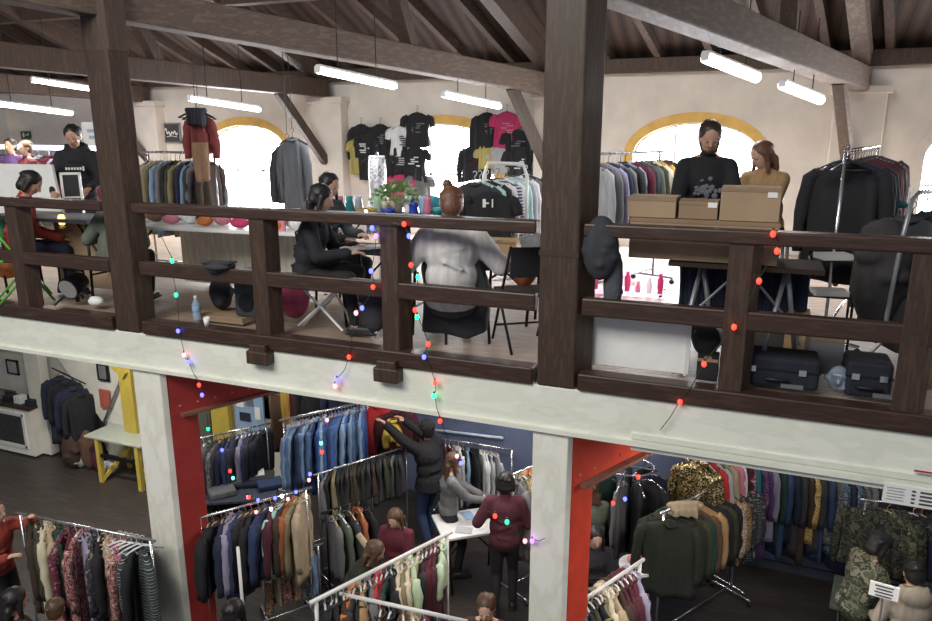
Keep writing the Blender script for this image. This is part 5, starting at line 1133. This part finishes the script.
m.build('printed_lines', ink, r); MB().cyl((0, .02, 0), (0, .02, FZ - r.location.z), .008).build('stand', grey_metal, r)
q = at(890, 606, z=-2.75); table((q.x, q.y + .05), 1.0, .6, .93, -.15, 'table between the capped person and the person in the beige hood', z0=FZ, top=cloth((.05, .06, .05)))
q = at(892, 566, d=6.9); tag(MB(q).box(q, (.62, .12, .05), -.1).build('green_crate', cloth((.18, .30, .20))), 'pale green tray edge below the camouflage jackets', 'tray')

# ------------------------------------------------------------------ ground floor people
def top_at(px, py, H): p = at(px, py, z=FZ + H); return Vector((p.x, p.y, FZ))
def low(px, py, d): p = at(px, py, d=d); return Vector((p.x, p.y, FZ))
p = low(429, 440, 8.75)
person(p, math.radians(62), 'person in a black coat and black knitted hat reaching up to the denim rail', 'black', 'dark denim', H=1.78, hair=('short', 'black'), topkind='coat', cap='beanie', lean=4, hands_world=[at(384, 423, d=8.55), at(397, 415, d=8.75)], nod=-6, length=.1)
p = low(448, 475, 8.1)
person(p, math.radians(-58), 'person in a grey sweater with long brown hair beside the white table', 'grey', 'black', H=1.66, hair=('long', 'brown'), sk=skin2, nod=18, lean=4, hands=[(-.10, .44, 1.05), (.16, .46, 1.10)])
p = low(505, 500, 7.35)
person(p, math.radians(16), 'person in a maroon jacket with dark hair, back turned, at the white table', 'maroon', 'black', H=1.72, hair=('bob', 'black'), topkind='jacket', lean=8, nod=20, hands=[(-.32, .22, 1.02), (.22, .30, 1.0)])
p = top_at(396, 500, 1.6)
person(p, math.radians(180 + 5), 'person with long brown hair looking down over the white diagonal rail', 'burgundy', 'black', H=1.52, hair=('long', 'brown'), sk=skin2, nod=28, hands=[(-.18, .30, .95), (.20, .28, .95)])
p = low(346, 540, 6.35)
person(p, math.radians(-70), 'person in an olive coat with a pale fur collar bending behind the diagonal rail', 'dark olive', 'black', H=1.60, hair=('medium', 'brown'), topkind='coat', lean=26, nod=30, hands=[(-.18, .50, .95), (.14, .48, .92)], length=.25)
o = MB(at(364, 548, d=6.5)).tube([at(358, 534, d=6.5), at(366, 545, d=6.45), at(374, 558, d=6.45)], [.03, .035, .02], 10).build('fur_collar', C('beige')); tag(o, 'beige fur collar edge lying on the olive coat', 'collar')
p = low(592, 500, 7.4)
person(p, math.radians(20), 'person in an olive jacket with brown hair turned away beside the red column', 'grey green', 'dark denim', H=1.62, hair=('medium', 'brown'), topkind='jacket', lean=6, nod=10, hands=[(-.05, .36, 1.2), (.22, .36, 1.1)])
p = low(594, 555, 6.6)
person(p, math.radians(180 + 25), 'person in black with long black hair looking down beside the red column', 'black', 'black', H=1.55, hair=('long', 'black'), sk=skin2, nod=18, hands=[(-.14, .30, 1.0), (.16, .30, .95)])
p = top_at(862, 534, 1.72)
person(p, math.radians(-62), 'person in a camouflage jacket and black cap, head bowed', C('camouflage'), 'dark olive', H=1.74, hair=('bob', 'black'), sk=skin2, topkind='jacket', cap='cap', lean=14, nod=30, hands=[(-.10, .44, 1.0), (.18, .42, 1.0)])
p = top_at(920, 570, 1.68)
person(p, math.radians(10), 'person in a beige hooded top with short dark hair, back turned', cloth((.34, .29, .23)), 'dark navy', H=1.70, hair=('short', 'black'), hood=True, lean=8, nod=14, hands=[(-.2, .3, 1.0), (.2, .3, 1.0)])
p = top_at(-12, 504, 1.68)
person(p, math.radians(-80), 'person in red reaching toward the printed blouse rail', cloth((.30, .045, .03)), 'black', H=1.72, hair=('short', 'brown'), sk=skin2, hands=[(-.05, .46, 1.55), (.18, .3, 1.2)], lean=6)
p = top_at(10, 594, 1.62)
person(p, math.radians(-20), 'person with black hair and dark coat at the near end of the blouse rail', 'dark brown', 'black', H=1.66, hair=('medium', 'black'), topkind='coat', nod=14)
p = top_at(46, 612, 1.45)
person(p, math.radians(30), 'person whose brown coat shoulders show below the cream blouse', cloth((.22, .11, .07)), 'black', H=1.48, hair=('short', 'brown'), topkind='coat', lean=20)
p = top_at(232, 604, 1.62)
person(p, math.radians(10), 'person with black hair seen from above below the red column rail', 'black', 'black', H=1.64, hair=('medium', 'black'), topkind='coat', nod=10)
p = top_at(487, 596, 1.58)
person(p, math.radians(190), 'person with brown hair low beside the white diagonal rail', 'dark brown', 'black', H=1.60, hair=('short', 'brown'), sk=skin2, nod=16)

q = at(638, 560, z=-2.75); lump('folded_blouse', q - Vector((0, 0, .05)), (.12, .1, .05), C('pink'), 'pale pink bundle on the stool beside the hooped rail', 'blouse', 71, vox=.012)
q2 = at(652, 572, z=-2.8); r = empty('stool', (q.x, q.y, FZ), 0, 'white stool carrying a pink bundle beside the hooped rail', 'stool'); MB().cyl((0, 0, .87), (0, 0, .90), .2, n=20).build('seat', white_plastic, r)
for a in range(4): MB().cyl((.14 * math.cos(a * 1.57 + .8), .14 * math.sin(a * 1.57 + .8), .87), (.2 * math.cos(a * 1.57 + .8), .2 * math.sin(a * 1.57 + .8), 0), .014).build('leg', white_metal, r)
# ------------------------------------------------------------------ far corner past the dark floor
yb = 8.48
# sloping white underside of the stairs
s0, s1, s2, s3 = at(56, 356, Y=8.2), at(104, 424, Y=8.2), at(148, 440, Y=8.2), at(152, 340, Y=8.2)
m = MB((-9.8, 8.3, -2.5)); m.prism([s0, s1, Vector((s2.x, s2.y, FZ + .5)), Vector((s2.x, s2.y, -.5)), Vector((s0.x, s0.y, -.5))], (0, .25, 0))
tag(m.build('staircase', low_white), 'white sloping side of the stairs with two small pictures', 'stairs')
tag(MB(s1).tube([at(100, 432, Y=8.15), at(119, 384, Y=8.15), at(125, 360, Y=8.15)], .02).build('stair_handrail', grey_metal, smooth=True), 'thin grey handrail slanting across the white stair side', 'handrail')
slab('yellow_pillar', 121, 133, 362, 440, 8.0, .14, yel, 'tall yellow pillar at the foot of the white stairs', 'pillar')
tag(MB((-9.6, 8, -1)).beam(at(112, 360, Y=8.0), at(126, 375, Y=8.0), .1, .14).build('yellow_bracket', yel), 'yellow slanted bracket at the top of the tall yellow pillar', 'bracket')
sign(103, 372, .20, .26, 'small black and white picture on the stair side', m=C('grey'), Y=8.16, frame=black_metal, name='picture', cat='picture')
sign(105, 399, .22, .32, 'small red poster on the stair side', m=cloth((.42, .10, .07)), Y=8.16, name='poster', cat='poster')
# yellow bench/table
a, b2 = at(102, 482, z=FZ), at(143, 490, z=FZ)
c0 = (a + b2) / 2; r = empty('yellow_table', (c0.x, c0.y + .2, FZ), .0, 'yellow framed table with slanting legs on the dark floor', 'table'); w2 = (b2 - a).length / 2; hh = .74
for sx in (-1, 1):
    MB().beam((sx * w2, -.2, 0.0), (sx * w2, -.2, hh), .07, .07).build('leg', yel, r); MB().beam((sx * w2, -.22, .02), (sx * (w2 - .22), .3, hh * .72), .06, .05).build('slanting_leg', yel, r)
    MB().beam((sx * w2, .35, 0), (sx * w2, .35, hh), .06, .06).build('leg', yel, r)
MB().box((-.06, .08, hh + .015), (w2 * 2 + .35, .65, .035)).build('table_top', mat('pale_glass_top', (.45, .48, .42), .3, var=.04), r, bevel=.006)
MB().box((0, -.2, hh * .62), (w2 * 2, .04, .05)).build('stretcher', black_metal, r)
w_ = at(95, 440, Y=8.0)
for k, (dx, c, h_) in enumerate([(-.32, 'pale grey', .2), (-.12, 'brown', .35), (.10, 'maroon', .28), (.3, 'white', .12)]):
    lump('stored_bag', (w_.x + dx, 7.95, FZ), (.13, .12, h_), C(c), '%s bag stored behind the yellow table, %s from the hanging coats' % (c, ORD[k]), 'bag', 90 + k)
# dark coats hanging below the stairs
for k, (px, py, c) in enumerate([(58, 372, 'dark navy'), (64, 376, 'black'), (72, 382, 'dark navy'), (79, 388, 'black')]):
    q = at(px, py, Y=8.05); garment('coat', C(c), q, .5 + .2 * k, '%s coat hanging from a hook under the stairs, %s from the white cabinet' % (c, ORD[k]), 'coats under the stairs', L=1.15 - .1 * k, W=.46, T=.18)
q0 = at(52, 368, Y=8.2); tag(MB(q0).cyl(q0, at(86, 384, Y=8.2), .012).build('coat_hook_bar', black_metal), 'dark hook bar under the stairs holding four coats', 'hook bar')
lump('dark_sack', (at(72, 440, Y=7.9).x, 7.9, FZ), (.2, .16, .32), C('dark brown'), 'dark brown sack standing under the hanging coats', 'sack', 95)
# white cabinet with pictures
a, b2 = at(-14, 450, z=FZ), at(44, 452, z=FZ); Yc = 7.9
x0, x1 = at(-20, 420, Y=Yc).x, at(30, 420, Y=Yc).x
r = empty('white_cabinet', ((x0 + x1) / 2, Yc + .2, FZ), 0, 'white cabinet with a dark top and glazed front at the far corner', 'cabinet'); wd = x1 - x0
MB().box((0, 0, .45), (wd, .4, .84)).build('body', low_white, r, bevel=.01); MB().box((0, 0, .90), (wd + .06, .46, .05)).build('worktop', C('dark brown'), r)
m = MB(); m.box((.12, -.205, .48), (wd * .55, .02, .52)); m.build('door', mat('dark_cabinet_glass', (.05, .05, .055), .3, var=.2), r)
m = MB()
for s in (-1, 1): m.box((.12 + s * wd * .29, -.215, .48), (.05, .03, .62)); m.box((.12, -.215, .48 + s * .29), (wd * .62, .03, .05))
m.build('door_frame', white_metal, r)
for k in range(5): w_ = Vector((r.location.x - .5 + k * .27, Yc + .12, FZ + .925)); tag(MB(w_).box(w_ + Vector((0, 0, .05 + .02 * (k % 2))), (.16, .14, .10 + .04 * (k % 2))).build('ornament_box', (C('dark brown'), C('grey'), black_plastic, C('white'), C('dark navy'))[k], bevel=.01), '%s box on the white cabinet, %s from the room corner' % (('brown', 'grey', 'black', 'white', 'navy')[k], ORD[k]), 'box', 'boxes on the white cabinet')
slab('white_post', 30, 44, 352, 452, 8.05, .16, low_white, 'white square post beside the white cabinet', 'post')
slab('wall_panel', -30, 30, 352, 440, 8.35, .1, low_white, 'white partition behind the white cabinet', 'partition')
for k, (px, py, w_, h_) in enumerate([(13, 367, .26, .24), (6, 392, .5, .10), (14, 402, .2, .14)]):
    sign(px, py, w_, h_, ('framed picture on the white partition above the cabinet', 'narrow dark shelf strip below the framed picture', 'small pale frame above the cabinet top')[k], m=(C('pale grey'), C('grey'), C('white'))[k], Y=8.34, frame=(C('dark brown'), None, grey_metal)[k], name='framed_picture', cat='picture')
# lamp end glowing below the white beam at the far side
q = at(40, 353, Y=5.3); r = empty('tube_lamp', q, 0, 'lit tube lamp peeping out under the white beam at the far side', 'lamp')
MB().box((-.25, .05, .02), (.7, .1, .03)).build('housing', white_metal, r); MB().cyl((-.55, .03, -.01), (.08, .03, -.01), .018).build('tube', tube_warm, r)

# ------------------------------------------------------------------ strings of coloured lights
wire = mat('dark_wire', (0.03, 0.05, 0.03), .5, var=0)
LED = {'b': mat('blue_bulb', (.1, .1, 1), emit=5, ecol=(.08, .10, 1.0)), 'r': mat('red_bulb', (1, .1, .05), emit=4, ecol=(1, .03, .02)), 'g': mat('green_bulb', (.1, 1, .4), emit=3, ecol=(.01, 1, .30)), 'v': mat('violet_bulb', (.6, .2, 1), emit=4, ecol=(.45, .12, 1.0)), 'p': mat('pink_bulb', (1, .4, .4), emit=4, ecol=(1, .22, .25)), 'w': mat('white_bulb', (.8, .9, 1), emit=9, ecol=(.7, .9, 1)), 'c': mat('cyan_bulb', (.3, .9, .9), emit=3, ecol=(.1, .9, .7))}
def lights(pts, label, Y=4.89, d=None, wires=True, rad=.017):
    P_ = [(at(x, y, Y=Y) if d is None else at(x, y, d=d), c) for x, y, c in pts]
    r = empty('string_lights', P_[0][0], 0, label, 'string lights'); b = P_[0][0]
    path = []
    for (a, _), (b_, _) in zip(P_, P_[1:]):
        mid = (a + b_) / 2 + Vector((rnd.uniform(-.015, .015), 0, -.02)); path += [a, mid]
    path.append(P_[-1][0])
    MB(b).tube([p + Vector((0, .008, .012)) for p in path], .003, 5).build('wire', wire, r)
    for p, c in P_:
        if c == '-': continue
        o = MB(b).ell(p, (rad, rad, rad * 1.3), n=10, m=7).build('bulb', LED[c], r, True)
        MB(b).cyl(p + Vector((0, 0, rad)), p + Vector((0, 0, rad + .02)), .006, n=6).build('socket', wire, o, loc=(0, 0, 0))
lights([(160, 236, '-'), (172, 261, 'g'), (176, 295, 'g'), (178, 331, 'b'), (184, 355, 'p'), (188, 362, 'b'), (199, 385, 'r'), (202, 395, 'b')], 'string of green, blue and pink lights hanging beside the far timber column')
lights([(392, 226, '-'), (372, 228, 'b'), (376, 236, 'v'), (371, 271, 'b'), (373, 287, 'r'), (362, 308, 'b'), (356, 313, 'p'), (349, 357, 'r'), (337, 380, 'b'), (335, 386, 'p')], 'string of mostly blue lights hanging beside the seated person in black')
lights([(392, 224, '-'), (404, 224, 'r'), (409, 236, 'b'), (411, 265, 'r'), (418, 277, 'g'), (415, 310, 'r'), (417, 317, 'g'), (428, 344, 'r'), (424, 357, 'b'), (435, 383, 'r'), (434, 396, 'g'), (440, 421, 'r')], 'string of mixed lights hanging over the draped black coat')
lights([(782, 228, '-'), (773, 234, 'r'), (777, 251, 'r'), (759, 281, 'r'), (734, 327, 'r'), (704, 364, 'r'), (680, 402, 'r'), (660, 432, '-')], 'string of red lights looping over the post in front of the boxes')
lights([(340, 216, 'w'), (352, 219, 'w'), (366, 212, 'w'), (378, 219, 'b'), (388, 217, 'b'), (393, 221, 'b'), (400, 218, 'w'), (416, 218, 'b')], 'string of blue and white lights along the decorated table', d=6.9)
lights([(202, 395, '-'), (208, 429, 'g'), (222, 450, 'b'), (230, 471, 'r'), (233, 478, 'c'), (248, 497, 'p')], 'string of lights hanging before the dark shirt rail', Y=5.6)
lights([(234, 503, '-'), (249, 497, 'r'), (258, 500, 'b'), (275, 498, 'b'), (282, 496, 'w'), (288, 499, 'p'), (271, 509, 'w'), (296, 492, 'b'), (256, 512, 'p')], 'string of lights wound along the coat rail beside the red column', d=6.85)
lights([(332, 385, '-'), (327, 420, 'p'), (321, 443, 'c'), (322, 452, 'r'), (310, 474, 'b'), (309, 480, 'p')], 'string of lights hanging before the denim jackets', Y=5.5)
lights([(440, 421, '-'), (457, 456, 'p'), (461, 463, 'b')], 'short string of pink and blue lights before the white shirts', Y=5.4)
lights([(480, 505, '-'), (495, 516, 'r'), (507, 522, 'g'), (525, 541, 'p'), (532, 541, 'v'), (545, 540, '-')], 'string of lights across the back of the maroon jacket', Y=4.9)
lights([(655, 440, '-'), (638, 477, 'r'), (625, 499, 'b'), (613, 503, 'r')], 'string of red and blue lights before the hooped rail', Y=5.8)
